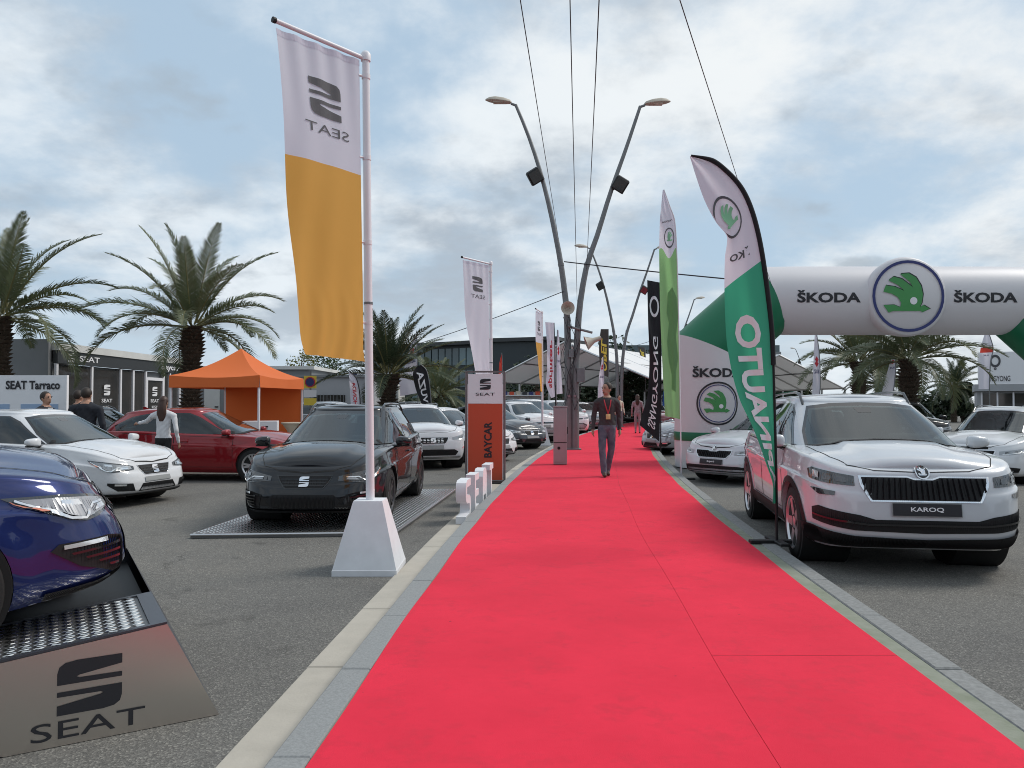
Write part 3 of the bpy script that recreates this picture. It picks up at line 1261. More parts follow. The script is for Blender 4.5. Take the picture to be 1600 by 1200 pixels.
        for sg in (1, -1):
            s.mpatch('tail_light', 'lamp red', 'cylr', [(sg * 24, zl), (sg * 60, zl + 0.03), (sg * 55, zl - 0.13), (sg * 25, zl - 0.11)], 0.005, 0.05, None, 1, 60)
        # wheels
        ty, rim, back = wheel_meshes(P['Rw'], P.get('tw', 0.22), P.get('spokes', 5))
        for xw in (0, -WB):
            for sg in (1, -1):
                y = sg * (P['W'] - P.get('tw', 0.22) / 2 - 0.015)
                a = s.add('wheel', ty, 'tyre', None, ((xw, y, P['Rw']), 0 if sg > 0 else math.pi))
                s.add('rim', rim, 'RIM', a)
                s.add('brake_disc', back, 'brake', a)
        if P.get('rails'):
            for sg in (1, -1):
                rl = MB()
                xs = np.linspace(P['rails'][0], P['rails'][1], 12)
                pts = []
                for i, x in enumerate(xs):
                    o = s.hit((float(x), sg * (float(s.wg(1)) - 0.05), 4), (0, 0, -1), s.bg)
                    up = 0.045 if 0 < i < 11 else -0.01
                    pts.append((float(x), sg * (float(s.wg(1)) - 0.05), (o[0].z if o else 1.4) + up))
                rl.tube(pts, 0.016, 6)
                s.add('roof_rail', rl.mesh('roof_rail', 60), 'black gloss', s.body)
        an = MB()
        ax = float(s.xb(1)) + 0.3
        o = s.hit((ax, 0, 4), (0, 0, -1), s.bg)
        an.prism([(0.09, 0), (-0.06, 0), (-0.07, 0.05), (-0.03, 0.055)], lambda a, b, d: (ax + a, d, o[0].z - 0.004 + b), -0.015, 0.015)
        s.add('antenna_fin', an.mesh('antenna_fin'), 'PAINT', s.body)
        if P.get('clad'):
            for sg in (1, -1):
                for xw in (0, -WB):
                    arc = [(xw + (P['Ra'] + 0.035) * math.cos(t), P['Rw'] + (P['Ra'] + 0.035) * math.sin(t)) for t in np.linspace(-0.25, math.pi + 0.25, 26)]
                    s.add('arch_cladding', s.ribbon('side', arc, 0.055, 0.007, sg).mesh('arch_cladding', 40), 'black plastic', s.body)
                x0, x1 = -P['Ra'] - 0.03, -WB + P['Ra'] + 0.03
                s.mpatch('sill_cladding', 'black plastic', 'side', [(x0, P['z0'][1][1] + .03), (x0, 0.40), (x1, 0.42), (x1, P['z0'][1][1] + .03)], 0.008, 0.07, None, sg)


_WH = {}


def wheel_meshes(Rw, w, style):
    key = (Rw, w, style)
    if key in _WH:
        return _WH[key]
    rot = Matrix.Rotation(R(-90), 4, 'X')
    r = Rw * 0.715
    t = MB().lathe([(r, -.5 * w), (.88 * Rw, -.52 * w), (.965 * Rw, -.47 * w), (Rw, -.36 * w), (Rw, -.13 * w), (.978 * Rw, -.115 * w), (.978 * Rw, -.085 * w), (Rw, -.07 * w), (Rw, .07 * w), (.978 * Rw, .085 * w),
                    (.978 * Rw, .115 * w), (Rw, .13 * w), (Rw, .36 * w), (.965 * Rw, .47 * w), (.88 * Rw, .52 * w), (r, .5 * w)], 40, rot, closed=True)
    m = MB()
    m.lathe([(r + .002, -.48 * w), (r - .012, -.45 * w), (r - .03, 0), (r - .022, .42 * w), (r - .004, .5 * w), (r + .006, .505 * w), (r + .004, .45 * w)], 40, rot)
    m.f = [f for f in m.f if len(f) < 20]
    m.m = m.m[:len(m.f)]
    n = abs(style)
    for k in range(n):
        for da in ((-0.16, 0.16) if style > 0 else (0.0,)):
            a = 2 * math.pi * k / n
            c0, c1 = a + da * 0.35, a + da * 1.05
            wd0, wd1 = (0.024, 0.018) if style > 0 else (0.05, 0.034)
            p = []
            for (c, rr, wd, h) in ((c0, 0.035, wd0, .40 * w), (c1, r - .012, wd1, .46 * w)):
                for sx, dz in ((-1, 0), (1, 0), (1, -.10 * w), (-1, -.10 * w)):
                    px, py = rr * math.cos(c) - sx * wd * math.sin(c), rr * math.sin(c) + sx * wd * math.cos(c)
                    p.append(rot @ Vector((px, py, h + dz)))
            m.add(p, [(0, 1, 5, 4), (1, 2, 6, 5), (2, 3, 7, 6), (3, 0, 4, 7), (4, 5, 6, 7), (3, 2, 1, 0)])
    m.lathe([(0.062, .30 * w), (0.06, .41 * w), (0.03, .44 * w), (0, .44 * w)], 16, rot)
    b = MB().lathe([(r * .72, .12 * w), (r * .72, .16 * w), (0, .16 * w)], 24, rot)
    b.lathe([(r - .03, -.2 * w), (0, -.2 * w)], 24, rot)
    _WH[key] = (t.mesh('tyre', 40), m.mesh('rim', 35), b.mesh('brake_disc', 35))
    return _WH[key]


ROWS = [(0, .10, .10, .12), (.08, .055, .035, .06), (.2, .03, .0, .02), (.42, .012, .0, .0), (.62, .006, .02, .01), (.75, .0, .045, .02), (.785, .020, .06, .03), (.92, .036, .09, .05), (1, .052, .12, .08)]


def leon_params(**kw):
    P = dict(FO=.86, WB=2.636, RO=.77, W=.905, Rw=.318, Ra=.352, flare=.022, nf=5.0, nr=5.2, Rsh=.04,
             zsh=[(-3.41, .93), (-2.6, .955), (-1.4, .905), (-.3, .865), (.3, .80), (.65, .70), (.86, .585)],
             z0=[(-3.41, .30), (-2.2, .19), (-.3, .17), (.5, .17), (.86, .19)],
             crown=[(-3.4, .03), (-1, .05), (0, .085), (.4, .082), (.7, .074), (.86, .066)], rows=ROWS, ridge=(.47, .018),
             zr=[(-3.4, 1.20), (-2.9, 1.30), (-2.2, 1.365), (-1.5, 1.375), (-1.0, 1.345), (0, 1.25)],
             xw=[(0, -.09), (.5, -.63), (1, -1.19)], xb=[(0, -3.33), (.4, -3.24), (1, -2.93)], wg=[(0, .80), (.5, .70), (1, .565)], gxm=-1.9, gnf=4.2, gnr=4.0, rcrown=.035,
             dlo=[(-.50, .06), (-.86, .42), (-1.20, .78), (-1.42, .925), (-2.2, .93), (-2.6, .80), (-2.93, .42), (-2.86, .14), (-2.3, .07)],
             panes=[[(-.60, .085), (-.90, .41), (-1.22, .75), (-1.43, .89), (-1.64, .895), (-1.68, .085)], [(-1.75, .085), (-1.72, .895), (-2.18, .89), (-2.55, .765), (-2.83, .43), (-2.78, .16), (-2.3, .095)]],
             doors=[(-.42, -1.60, -1.58), (-1.61, -2.66, -2.2)], sillz=.29, mirror=(-.56, .965),
             bonnet=[(-.28, .69), (.1, .685), (.45, .62), (.66, .52), (.73, .33), (.745, 0), (.73, -.33), (.66, -.52), (.45, -.62), (.1, -.685), (-.28, -.69)], spokes=5)
    P.update(kw)
    return P


def front_leon(c, sport=False, dark=False):
    """narrow trapezoid grille, wide swept lamps"""
    gr = c.cpatch('grille', 'silver trim' if not dark else 'black gloss', [(-20.5, .622), (20.5, .622), (17.5, .54), (13.5, .468), (-13.5, .468), (-17.5, .54)], .004)
    c.add('grille_mesh', c.patch('cyl', [(-19.4, .613), (19.4, .613), (16.6, .54), (12.8, .477), (-12.8, .477), (-16.6, .54)], .008, .03, 1, 60).mesh('grille_mesh'), 'black plastic', gr)
    bars = MB()
    for z in (.505, .54, .575):
        hw = 13 + (z - .48) * 42
        r = c.ribbon('cyl', [(-hw, z), (hw, z)], .008, .013, 1, False, .03, 60)
        bars.add(r.v, r.f)
    c.add('grille_bars', bars.mesh('grille_bars'), 'black gloss', gr)
    c.front_decal('emblem', S_LOGO, 'chrome', 0, .545, .115, .115, .018, gr)
    hl = c.cpatch('headlight', 'lamp smoke', [(23.5, .560), (24, .610), (34, .648), (46, .683), (60, .712), (55.5, .655), (49.5, .595), (45, .552), (41, .532), (31, .545)], .005, both=True)
    c.cpatch('headlight_reflector', 'lamp smoke' if dark else 'lamp clear', [(26, .568), (27, .606), (37, .640), (48, .672), (56, .690), (50, .62), (45, .575), (41, .548), (33, .556)], .012, parent=hl, both=True)
    c.cpatch('headlight_lens', 'lamp clear' if dark else 'lamp bright', [(29, .572), (29.5, .592), (34.5, .592), (37, .562)], .018, parent=hl, both=True)
    c.cpatch('headlight_lens', 'lamp clear' if dark else 'lamp bright', [(40.5, .61), (41, .640), (46, .652), (46, .615)], .018, parent=hl, both=True)
    for k, sg in enumerate((1, -1)):
        c.add('running_light', c.ribbon('cyl', [(sg * a, z) for a, z in ((57, .690), (50, .612), (45.2, .562), (41.5, .546), (36.5, .602), (29, .600))], .011, .019, 1, False, .012, 60).mesh('running_light'), 'lamp bright', hl[k])
    c.cpatch('side_marker', 'lamp amber', [(50, .606), (57, .672), (58.2, .69), (57.5, .672), (52, .612)], .020, parent=hl, both=True)
    if sport:
        c.cpatch('lower_intake', 'black plastic', [(-20, .40), (20, .40), (24, .33), (20, .24), (-20, .24), (-24, .33)], .006)
        fg = c.cpatch('side_intake', 'black plastic', [(27, .40), (35, .432), (49, .447), (51, .42), (44, .315), (33, .235), (29, .24), (28, .32)], .006, both=True)
        c.cpatch('fog_light', 'lamp bright', [(36, .405), (36, .426), (48, .438), (48, .418)], .012, parent=fg, both=True)
        for k in range(4):
            z = .375 - k * .034
            c.cpatch('fin', 'black gloss', [(31 + k * 0.4, z), (31 + k * 0.4, z + .012), (46.5 - k * 3.4, z + .020), (46 - k * 3.4, z + .008)], .016, parent=fg, both=True)
    else:
        c.cpatch('lower_intake', 'black plastic', [(-17, .355), (17, .355), (21, .245), (-21, .245)], .006)
        fg = c.cpatch('side_intake', 'black plastic', [(26, .365), (44, .385), (44, .35), (37, .265), (24, .255)], .006, both=True)
        c.cpatch('fog_light', 'lamp bright', [(31, .335), (31, .36), (39, .368), (39, .342)], .012, parent=fg, both=True)
        lb = c.cpatch('number_plate', 'plate grey', [(-14.5, .44), (14.5, .44), (14.5, .375), (-14.5, .375)], .014)
    lip = c.cpatch('bumper_lip', 'black plastic', [(-52, .19), (52, .19), (52, .225), (30, .222), (0, .215), (-30, .222), (-52, .225)], .014, .008)


def build_car(params, front, **fk):
    c = Car(params)
    c.common()
    front(c, **fk)
    return c


def karoq_params(**kw):
    P = dict(FO=.89, WB=2.638, RO=.85, W=.915, Rw=.345, Ra=.385, flare=.020, nf=6.4, nr=6.4, lift=.015, Rsh=.04,
             zsh=[(-3.49, 1.06), (-2.6, 1.09), (-1.4, 1.05), (-.3, 1.02), (.3, .985), (.65, .93), (.89, .84)],
             z0=[(-3.49, .36), (-2.2, .25), (-.3, .23), (.5, .23), (.89, .26)],
             crown=[(-3.4, .03), (-1, .05), (0, .08), (.4, .076), (.7, .068), (.89, .06)],
             rows=[(0, .10, .14, .12), (.10, .05, .05, .06), (.22, .03, .015, .02), (.42, .012, .0, .0), (.62, .006, .012, .01), (.77, .0, .03, .02), (.80, .018, .04, .03), (.92, .03, .06, .05), (1, .045, .085, .08)], ridge=(.44, .024),
             zr=[(-3.5, 1.38), (-3.0, 1.46), (-2.2, 1.52), (-1.5, 1.53), (-1.0, 1.50), (0, 1.4)],
             xw=[(0, .10), (.5, -.42), (1, -.98)], xb=[(0, -3.42), (.4, -3.36), (1, -3.12)], wg=[(0, .83), (.5, .74), (1, .60)], gxm=-1.9, gnf=5.4, gnr=5.4, rcrown=.03,
             dlo=[(-.42, .05), (-.70, .40), (-1.0, .76), (-1.22, .925), (-2.3, .93), (-2.85, .82), (-3.08, .40), (-2.95, .12), (-2.3, .05)],
             panes=[[(-.52, .075), (-.74, .38), (-1.02, .73), (-1.22, .89), (-1.56, .895), (-1.62, .075)], [(-1.69, .075), (-1.64, .895), (-2.28, .89), (-2.5, .83), (-2.56, .08)], [(-2.62, .11), (-2.56, .80), (-2.80, .76), (-2.98, .42), (-2.9, .15)]],
             doors=[(-.44, -1.56, -1.54), (-1.57, -2.60, -2.15)], sillz=.43, mirror=(-.50, 1.105), tw=.225,
             bonnet=[(-.20, .72), (.2, .715), (.5, .67), (.70, .58), (.775, .38), (.79, 0), (.775, -.38), (.70, -.58), (.5, -.67), (.2, -.715), (-.20, -.72)], spokes=-5, tailz=.98,
             rails=(-1.05, -3.0), clad=True, hdz=.13)
    P.update(kw)
    return P


def winged_grille(c, top, mid, bot, w0, w1, n, frame='silver trim'):
    """wide ribbed grille with a dip for the round emblem"""
    o = [(-w0, top), (-8, top), (-4.5, top - .02), (4.5, top - .02), (8, top), (w0, top), (w0 - 1.5, mid), (w1, bot), (-w1, bot), (-w0 + 1.5, mid)]
    gr = c.cpatch('grille', frame, o, .006)
    i = [(-w0 + 1.4, top - .014), (-8, top - .014), (-4.5, top - .034), (4.5, top - .034), (8, top - .014), (w0 - 1.4, top - .014), (w0 - 2.8, mid), (w1 - .6, bot + .013), (-w1 + .6, bot + .013), (-w0 + 2.8, mid)]
    c.add('grille_recess', c.patch('cyl', i, .010, .03, 1, 60).mesh('grille_recess'), 'black plastic', gr)
    for k in range(n):
        a = -w0 + 3.2 + (2 * w0 - 6.4) * k / (n - 1)
        zt = top - .022 - (.02 if abs(a) < 7 else 0)
        zb = bot + .022 + max(0, abs(a) - w1 + 2.5) * .012
        m = MB()
        p = [c.pt(c.proj('cyl'), q, of) for q, of in (((a - .35, zt), .012), ((a, zt), .030), ((a + .35, zt), .012), ((a - .35, zb), .012), ((a, zb), .030), ((a + .35, zb), .012))]
        m.add(p, [(0, 1, 4, 3), (1, 2, 5, 4)])
        c.add('slat', m.mesh('slat'), 'black gloss', gr)
    return gr


def round_emblem(c, z, r, parent):
    c.front_decal('emblem', ring2d(.0001, 1, 24), 'chrome', 0, z, 2 * r, 2 * r, .014, parent, .03)
    c.front_decal('emblem_field', ring2d(.0001, 1, 24), 'black gloss', 0, z, 1.64 * r, 1.64 * r, .017, parent, .03)
    c.front_decal('emblem_bird', BIRD, 'chrome', 0, z, 1.25 * r, 1.15 * r, .020, parent, .03)


def plate(c, z, txt, w=.52, h=.10, col='print black', tcol='print white', tw=.24):
    p = c.front_decal('number_plate', (np.array([(-1, -1), (1, -1), (1, 1), (-1, 1)]), [(0, 1, 2, 3)]), 'plate grey', 0, z, w, h, .016, c.body, .08)
    c.front_decal('plate_field', (np.array([(-1, -1), (1, -1), (1, 1), (-1, 1)]), [(0, 1, 2, 3)]), col, 0, z, w - .012, h - .012, .020, p, .08)
    if txt:
        c.front_decal('plate_lettering', text2d(txt, .03), tcol, 0, z, tw, .042, .024, p, .06)


def front_karoq(c):
    gr = winged_grille(c, .872, .785, .660, 29.8, 24.0, 22, 'chrome')
    round_emblem(c, .902, .058, gr)
    hl = c.cpatch('headlight', 'lamp smoke', [(30.6, .785), (31.4, .866), (43, .899), (53.5, .920), (57.5, .902), (55, .825), (44, .800)], .006, both=True)
    c.cpatch('headlight_lens', 'lamp mid', [(34, .81), (34.5, .853), (38.5, .865), (38.5, .818)], .010, parent=hl, both=True)
    c.cpatch('headlight_lens', 'lamp mid', [(40.3, .820), (40.8, .871), (45, .882), (45, .827)], .010, parent=hl, both=True)
    c.cpatch('running_light', 'lamp bright', [(47.3, .834), (47.8, .890), (52.3, .900), (51.8, .840)], .010, parent=hl, both=True)
    c.cpatch('fog_light', 'lamp smoke', [(38, .70), (38, .735), (49, .752), (52, .75), (46, .70)], .008, both=True)
    c.cpatch('lower_intake', 'black plastic', [(-51, .47), (-51, .575), (-46, .60), (-28, .545), (-22, .51), (22, .51), (28, .545), (46, .60), (51, .575), (51, .47), (30, .415), (0, .40), (-30, .415)], .006)
    c.cpatch('intake_bar', 'black gloss', [(-50, .515), (-50, .53), (-25, .478), (25, .478), (50, .53), (50, .515), (25, .462), (-25, .462)], .018)
    c.cpatch('bumper_cladding', 'black plastic', [(-62, .27), (-62, .42), (-50, .42), (-30, .372), (0, .355), (30, .372), (50, .42), (62, .42), (62, .28), (0, .28)], .018, .010)
    plate(c, .598, 'KAROQ', w=.55, h=.112, tw=.26)


def front_superb(c, txt='Superb'):
    gr = winged_grille(c, .655, .58, .50, 25, 18, 18, 'silver trim')
    round_emblem(c, .685, .045, gr)
    hl = c.cpatch('headlight', 'lamp clear', [(27, .57), (27.5, .635), (40, .665), (54, .70), (55, .665), (46, .60), (36, .575)], .006, both=True)
    c.cpatch('headlight_lens', 'lamp smoke', [(32, .59), (32.5, .625), (48, .668), (49, .635), (42, .60)], .009, parent=hl, both=True)
    c.cpatch('running_light', 'lamp bright', [(30, .577), (36, .582), (46, .607), (53, .66), (53, .668), (45, .617), (36, .592), (30, .586)], .012, parent=hl, both=True)
    c.cpatch('lower_intake', 'black plastic', [(-44, .255), (-46, .33), (-30, .365), (30, .365), (46, .33), (44, .255)], .006)
    c.cpatch('intake_trim', 'silver trim', [(-44, .228), (-44, .245), (0, .238), (44, .245), (44, .228), (0, .222)], .012)
    plate(c, .43, txt, tw=.17)


def front_arona(c):
    gr = c.cpatch('grille', 'silver trim', [(-23, .80), (23, .80), (21, .72), (17, .635), (-17, .635), (-21, .72)], .005)
    c.add('grille_mesh', c.patch('cyl', [(-21.8, .79), (21.8, .79), (20, .72), (16.2, .645), (-16.2, .645), (-20, .72)], .009, .03, 1, 60).mesh('grille_mesh'), 'black plastic', gr)
    bars = MB()
    for z in (.68, .715, .75):
        for a in range(-17, 18, 5):
            r = c.ribbon('cyl', [(a - 1.6, z), (a + 1.6, z + .004)], .012, .014, 1, False, .03, 60)
            bars.add(r.v, r.f)
    c.add('grille_bars', bars.mesh('grille_bars'), 'chrome', gr)
    c.front_decal('emblem', S_LOGO, 'chrome', 0, .72, .12, .12, .02, gr)
    hl = c.cpatch('headlight', 'lamp clear', [(27, .73), (27, .79), (42, .85), (54, .885), (50, .80), (42, .745), (35, .725)], .006, both=True)
    c.cpatch('headlight_lens', 'lamp smoke', [(34, .75), (34, .79), (46, .835), (46, .79)], .009, parent=hl, both=True)
    c.cpatch('running_light', 'lamp bright', [(30, .733), (35, .73), (42, .75), (50, .805), (50, .815), (41, .762), (35, .742), (30, .745)], .012, parent=hl, both=True)
    c.cpatch('lower_intake', 'black plastic', [(-30, .36), (-33, .45), (-28, .505), (28, .505), (33, .45), (30, .36)], .006)
    fg = c.cpatch('fog_light', 'lamp bright', [(40, .53), (40, .56), (44, .565), (44, .535)], .012, both=True)
    c.cpatch('bumper_lip', 'silver trim', [(-40, .30), (-38, .345), (0, .335), (38, .345), (40, .30), (0, .285)], .010)
    plate(c, .555, None, col='plate grey')


def front_plain(c):
    gr = c.cpatch('grille', 'black gloss', [(-27, .80), (27, .80), (24, .735), (-24, .735)], .005)
    c.cpatch('grille_bar', 'chrome', [(-27, .79), (-27, .80), (27, .80), (27, .79)], .010, parent=gr)
    hl = c.cpatch('headlight', 'lamp clear', [(29, .75), (29, .81), (42, .85), (53, .88), (50, .80), (42, .755)], .006, both=True)
    c.cpatch('headlight_lens', 'lamp smoke', [(34, .765), (34, .80), (45, .835), (45, .79)], .009, parent=hl, both=True)
    c.cpatch('lower_intake', 'black plastic', [(-30, .33), (-34, .50), (-24, .58), (24, .58), (34, .50), (30, .33)], .006)
    plate(c, .64, None, col='plate grey', w=.46)


def superb_params(**kw):
    P = leon_params(FO=.93, WB=2.80, RO=.98, W=.925, Rw=.325, Ra=.36,
                    zsh=[(-3.78, .93), (-2.6, .955), (-1.4, .915), (-.3, .885), (.3, .83), (.7, .74), (.93, .64)],
                    z0=[(-3.78, .30), (-2.2, .19), (-.3, .17), (.5, .17), (.93, .19)], crown=[(-3.8, .03), (-1, .05), (0, .085), (.4, .082), (.75, .074), (.93, .066)],
                    zr=[(-3.8, 1.24), (-3.3, 1.33), (-2.4, 1.39), (-1.5, 1.40), (-1.0, 1.37), (0, 1.28)],
                    xw=[(0, -.09), (.5, -.64), (1, -1.20)], xb=[(0, -3.70), (.4, -3.62), (1, -3.38)], gxm=-2.1,
                    dlo=[(-.50, .06), (-.86, .42), (-1.20, .78), (-1.42, .925), (-2.7, .93), (-3.2, .80), (-3.42, .42), (-3.2, .14), (-2.5, .07)],
                    panes=[[(-.60, .085), (-.90, .41), (-1.22, .75), (-1.43, .89), (-1.66, .895), (-1.70, .085)], [(-1.77, .085), (-1.74, .895), (-2.5, .89), (-2.62, .09)], [(-2.69, .11), (-2.58, .885), (-2.75, .88), (-3.12, .77), (-3.32, .43), (-3.15, .17)]],
                    doors=[(-.42, -1.62, -1.60), (-1.63, -2.75, -2.35)], rails=(-1.2, -3.3), chrome_line=True,
                    bonnet=[(-.28, .70), (.1, .695), (.5, .63), (.72, .53), (.80, .33), (.815, 0), (.80, -.33), (.72, -.53), (.5, -.63), (.1, -.695), (-.28, -.70)])
    P.update(kw)
    return P


def place_car(c, name, label, paint, loc, heading, group=None, rim='rim silver', tilt=None, cat='car', scale=1.0):
    """heading = direction of travel in degrees from +x; origin on the ground below the front axle"""
    t = thing(name, label, cat, loc, R(heading), group)
    if tilt:
        t.rotation_euler = tilt
    t.scale = (scale,) * 3
    objs = []
    for nm, me, mt, par, lc, lb in c.parts:
        o = bpy.data.objects.new(nm, me)
        COL.objects.link(o)
        if not me.materials:
            me.materials.append(M['paint white'] if mt in ('PAINT', 'RIM') else M[mt])
        if mt == 'PAINT':
            o.material_slots[0].link = 'OBJECT'
            o.material_slots[0].material = M['paint ' + paint]
        elif mt == 'RIM':
            o.material_slots[0].link = 'OBJECT'
            o.material_slots[0].material = M[rim]
        # one level under the car is a part, two levels a sub-part
        p = t if par is None or par == c.body else objs[par]
        o.parent = p
        if lc:
            o.location, rz = lc
            o.rotation_euler = (0, 0, rz)
        objs.append(o)
    return t

# ================================================================== setting
def ppt(px, py, Y):
    """a picture point pushed out to depth Y metres"""
    a = R(1.385)
    return Vector(((px - 800) / 1200 * Y, Y, CAM_H + (629 - py) / 1200 * Y))


struct('ground', MB().grid(lambda u, v: ((u - .5) * 900, -30 + v * 900, 0), 2, 2), 'asphalt')
YS = [-3 + k * 0.5 for k in range(127)]


def strip(f0, f1, z, y0=-3, y1=60, n=126):
    mb = MB()
    ys = [y0 + (y1 - y0) * k / n for k in range(n + 1)]
    mb.add([(f(y), y, z) for y in ys for f in (f0, f1)], [(2 * k, 2 * k + 1, 2 * k + 3, 2 * k + 2) for k in range(n)])
    return mb


isl = strip(lambda y: XL(y) - .002, lambda y: XR(y) + .115, .124)
isl_o = struct('pavement', isl, 'mossy concrete')
tar = strip(lambda y: XR(y) + .262, lambda y: XR(y) + .33 + .012 * math.sin(y * 5) + .01 * math.sin(y * 13.7), .004, n=400)
struct('road_joint', tar, 'joint dark')


def stones(name, f0, f1, z0, z1, L, mt, y0=-3.0, y1=58, jit=.003, gap=.006, bev=.008):
    root = link(name, None)
    root['kind'] = 'structure'
    y = y0
    pname = {'kerb_left': 'kerb_stone', 'kerb_right': 'kerb_stone', 'gutter': 'gutter_slab'}[name]
    while y < y1:
        mb = MB()
        a, b = y + gap / 2, y + L - gap / 2
        dz = rnd.uniform(-jit, jit)
        ring = [(f0(a), a), (f1(a), a), (f1((a + b) / 2), (a + b) / 2), (f1(b), b), (f0(b), b), (f0((a + b) / 2), (a + b) / 2)]
        cx, cy = sum(p[0] for p in ring) / 6, sum(p[1] for p in ring) / 6
        vs = [(p[0], p[1], z0) for p in ring] + [(p[0], p[1], z1 + dz - bev) for p in ring]
        for p in ring:
            d = Vector((cx - p[0], cy - p[1]))
            vs.append((p[0] + math.copysign(bev, d.x), p[1] + (math.copysign(bev, d.y) if abs(d.y) > .1 else 0), z1 + dz))
        fs = [(12, 13, 14, 15, 16, 17)]
        for r in (0, 6):
            fs += [(r + k, r + (k + 1) % 6, r + 6 + (k + 1) % 6, r + 6 + k) for k in range(6)]
        mb.add(vs, fs)
        part(pname, mb, mt, root)
        y += L
    return root


stones('kerb_left', lambda y: XL(y) - .165, lambda y: XL(y) - .006, -.02, .130, 1.02, 'granite')
stones('gutter', lambda y: XL(y) - .46, lambda y: XL(y) - .170, -.02, .014, 1.25, 'gutter concrete', jit=.004)
stones('kerb_right', lambda y: XR(y) + .118, lambda y: XR(y) + .262, -.02, .130, 1.02, 'granite weathered', jit=.004)

# the carpet: two widths with a seam, laid on the raised pavement
cp = thing('red_carpet', 'long red carpet laid on the raised walkway between the cars', 'carpet')


def carpet_strip(f0, f1, y0, y1):
    mb = MB()
    n = int((y1 - y0) / .25)
    m = 8
    for j in range(n + 1):
        y = y0 + (y1 - y0) * j / n
        for i in range(m + 1):
            t = i / m
            x = f0(y) + (f1(y) - f0(y)) * t
            z = .131 + .0016 * math.sin(y * 2.1 + x * 3) * math.sin(x * 2.3 + 1)
            if i == 0 or i == m:
                z -= .001
            mb.v.append((x, y, z))
    w = m + 1
    for j in range(n):
        for i in range(m):
            mb.f.append((j * w + i, j * w + i + 1, (j + 1) * w + i + 1, (j + 1) * w + i))
            mb.m.append(0)
    for side in (0, m):
        for j in range(n):
            a, b = j * w + side, (j + 1) * w + side
            va, vb = mb.v[a], mb.v[b]
            mb.add([va, vb, (vb[0], vb[1], .1245), (va[0], va[1], .1245)], [(0, 1, 2, 3)])
    return mb


seam = lambda y: XR(y) - 1.03 + .01 * math.sin(y * 1.3)
ca = .013
for a, b in ((-3, 22), (22.006, 56)):
    part('carpet_width', carpet_strip(lambda y: XL(y) + ca * math.sin(y * 2.2) * .6, lambda y: seam(y) - .0014, a, b), 'red carpet', cp, 30)
for a, b in ((-3, 4.35), (4.354, 30), (30.006, 56)):
    part('carpet_width', carpet_strip(lambda y: seam(y) + .0014, lambda y: XR(y) + ca * math.sin(y * 1.7 + 1) * .6, a, b), 'red carpet', cp, 30)


# ------------------------------------------------------------------ buildings
def lettering(parent, name, txt, o, ux, uz, w, h, mt, bold=.02, off=.012, shape=None):
    """letters on a plane: o centre, ux reading direction, uz up"""
    sh = fit2d(shape or text2d(txt, bold), w, h)
    ux, uz, o = Vector(ux).normalized(), Vector(uz).normalized(), Vector(o)
    nrm = ux.cross(uz)
    return decal(name, sh, lambda a, b: o + ux * a + uz * b + nrm * off, mt, parent)


# dealer kiosk on the left: long dark front facing the walkway
kx, ky0, ky1 = -14.55, 24.4, 33.6
b = thing('dealer_kiosk', 'single-storey kiosk with charcoal fascia, white roof edge and glazed front', 'building', (0, 0, 0))
part('wall', MB().box((kx - 3.2, (ky0 + ky1) / 2, 1.4), (6.2, ky1 - ky0 - .1, 2.8)), 'wall grey', b)
part('end_wall', MB().box((kx - 4.6, ky0 - .08, 1.78), (9.0, .16, 3.56)), 'wall grey', b)
part('roof', MB().box((kx - 3.1, (ky0 + ky1) / 2 + .1, 3.34), (6.5, ky1 - ky0 + .2, .24)), 'wall white', b)
fa = part('fascia', MB().box((kx + .02, (ky0 + ky1) / 2, 3.01), (.16, ky1 - ky0, .40)), 'fascia charcoal', b)
lettering(fa, 'emblem', '', (kx + .10, ky0 + .75, 3.02), (0, 1, 0), (0, 0, 1), .34, .30, 'print white', shape=S_LOGO)
lettering(fa, 'lettering', 'SEAT', (kx + .10, ky0 + 1.85, 3.02), (0, 1, 0), (0, 0, 1), 1.25, .19, 'print white', .02)
lettering(fa, 'lettering', 'Baycar', (kx + .10, ky1 - 1.15, 3.0), (0, 1, 0), (0, 0, 1), 1.7, .30, 'print white', .05)
for k, (a, c_) in enumerate(((0.15, 2.05), (2.2, 4.0), (4.15, 4.95), (5.05, 5.95), (7.65, 8.1), (8.2, 9.0))):
    part('pane', MB().box((kx - .02, ky0 + (a + c_) / 2, 1.45), (.05, c_ - a, 2.6)), 'shop glass', b)
for a in (.05, 2.1, 4.05, 5.0, 6.0, 7.55, 8.15, 9.1):
    part('mullion', MB().box((kx + .03, ky0 + a, 1.42), (.08, .11, 2.76)), 'white coated metal', b)
dr = part('door', MB().box((kx + .0, ky0 + 6.78, 1.3), (.06, 1.4, 2.5)), 'shop glass', b)
fr = MB()
for dy in (-.70, .70):
    fr.box((kx + .04, ky0 + 6.78 + dy, 1.3), (.07, .12, 2.5))
fr.box((kx + .043, ky0 + 6.78, 2.5), (.07, 1.28, .12))
part('door_frame', fr, 'white coated metal', dr)
for yc in (3.1, 6.78):
    lettering(b, 'window_emblem', '', (kx + .04, ky0 + yc, 2.0), (0, 1, 0), (0, 0, 1), .42, .38, 'print white', shape=S_LOGO)
    lettering(b, 'window_lettering', 'SEAT', (kx + .04, ky0 + yc, 1.62), (0, 1, 0), (0, 0, 1), .72, .13, 'print white')
    lettering(b, 'window_lettering', 'BAYCAR', (kx + .04, ky0 + yc, 1.38), (0, 1, 0), (0, 0, 1), .50, .09, 'print white', .03)

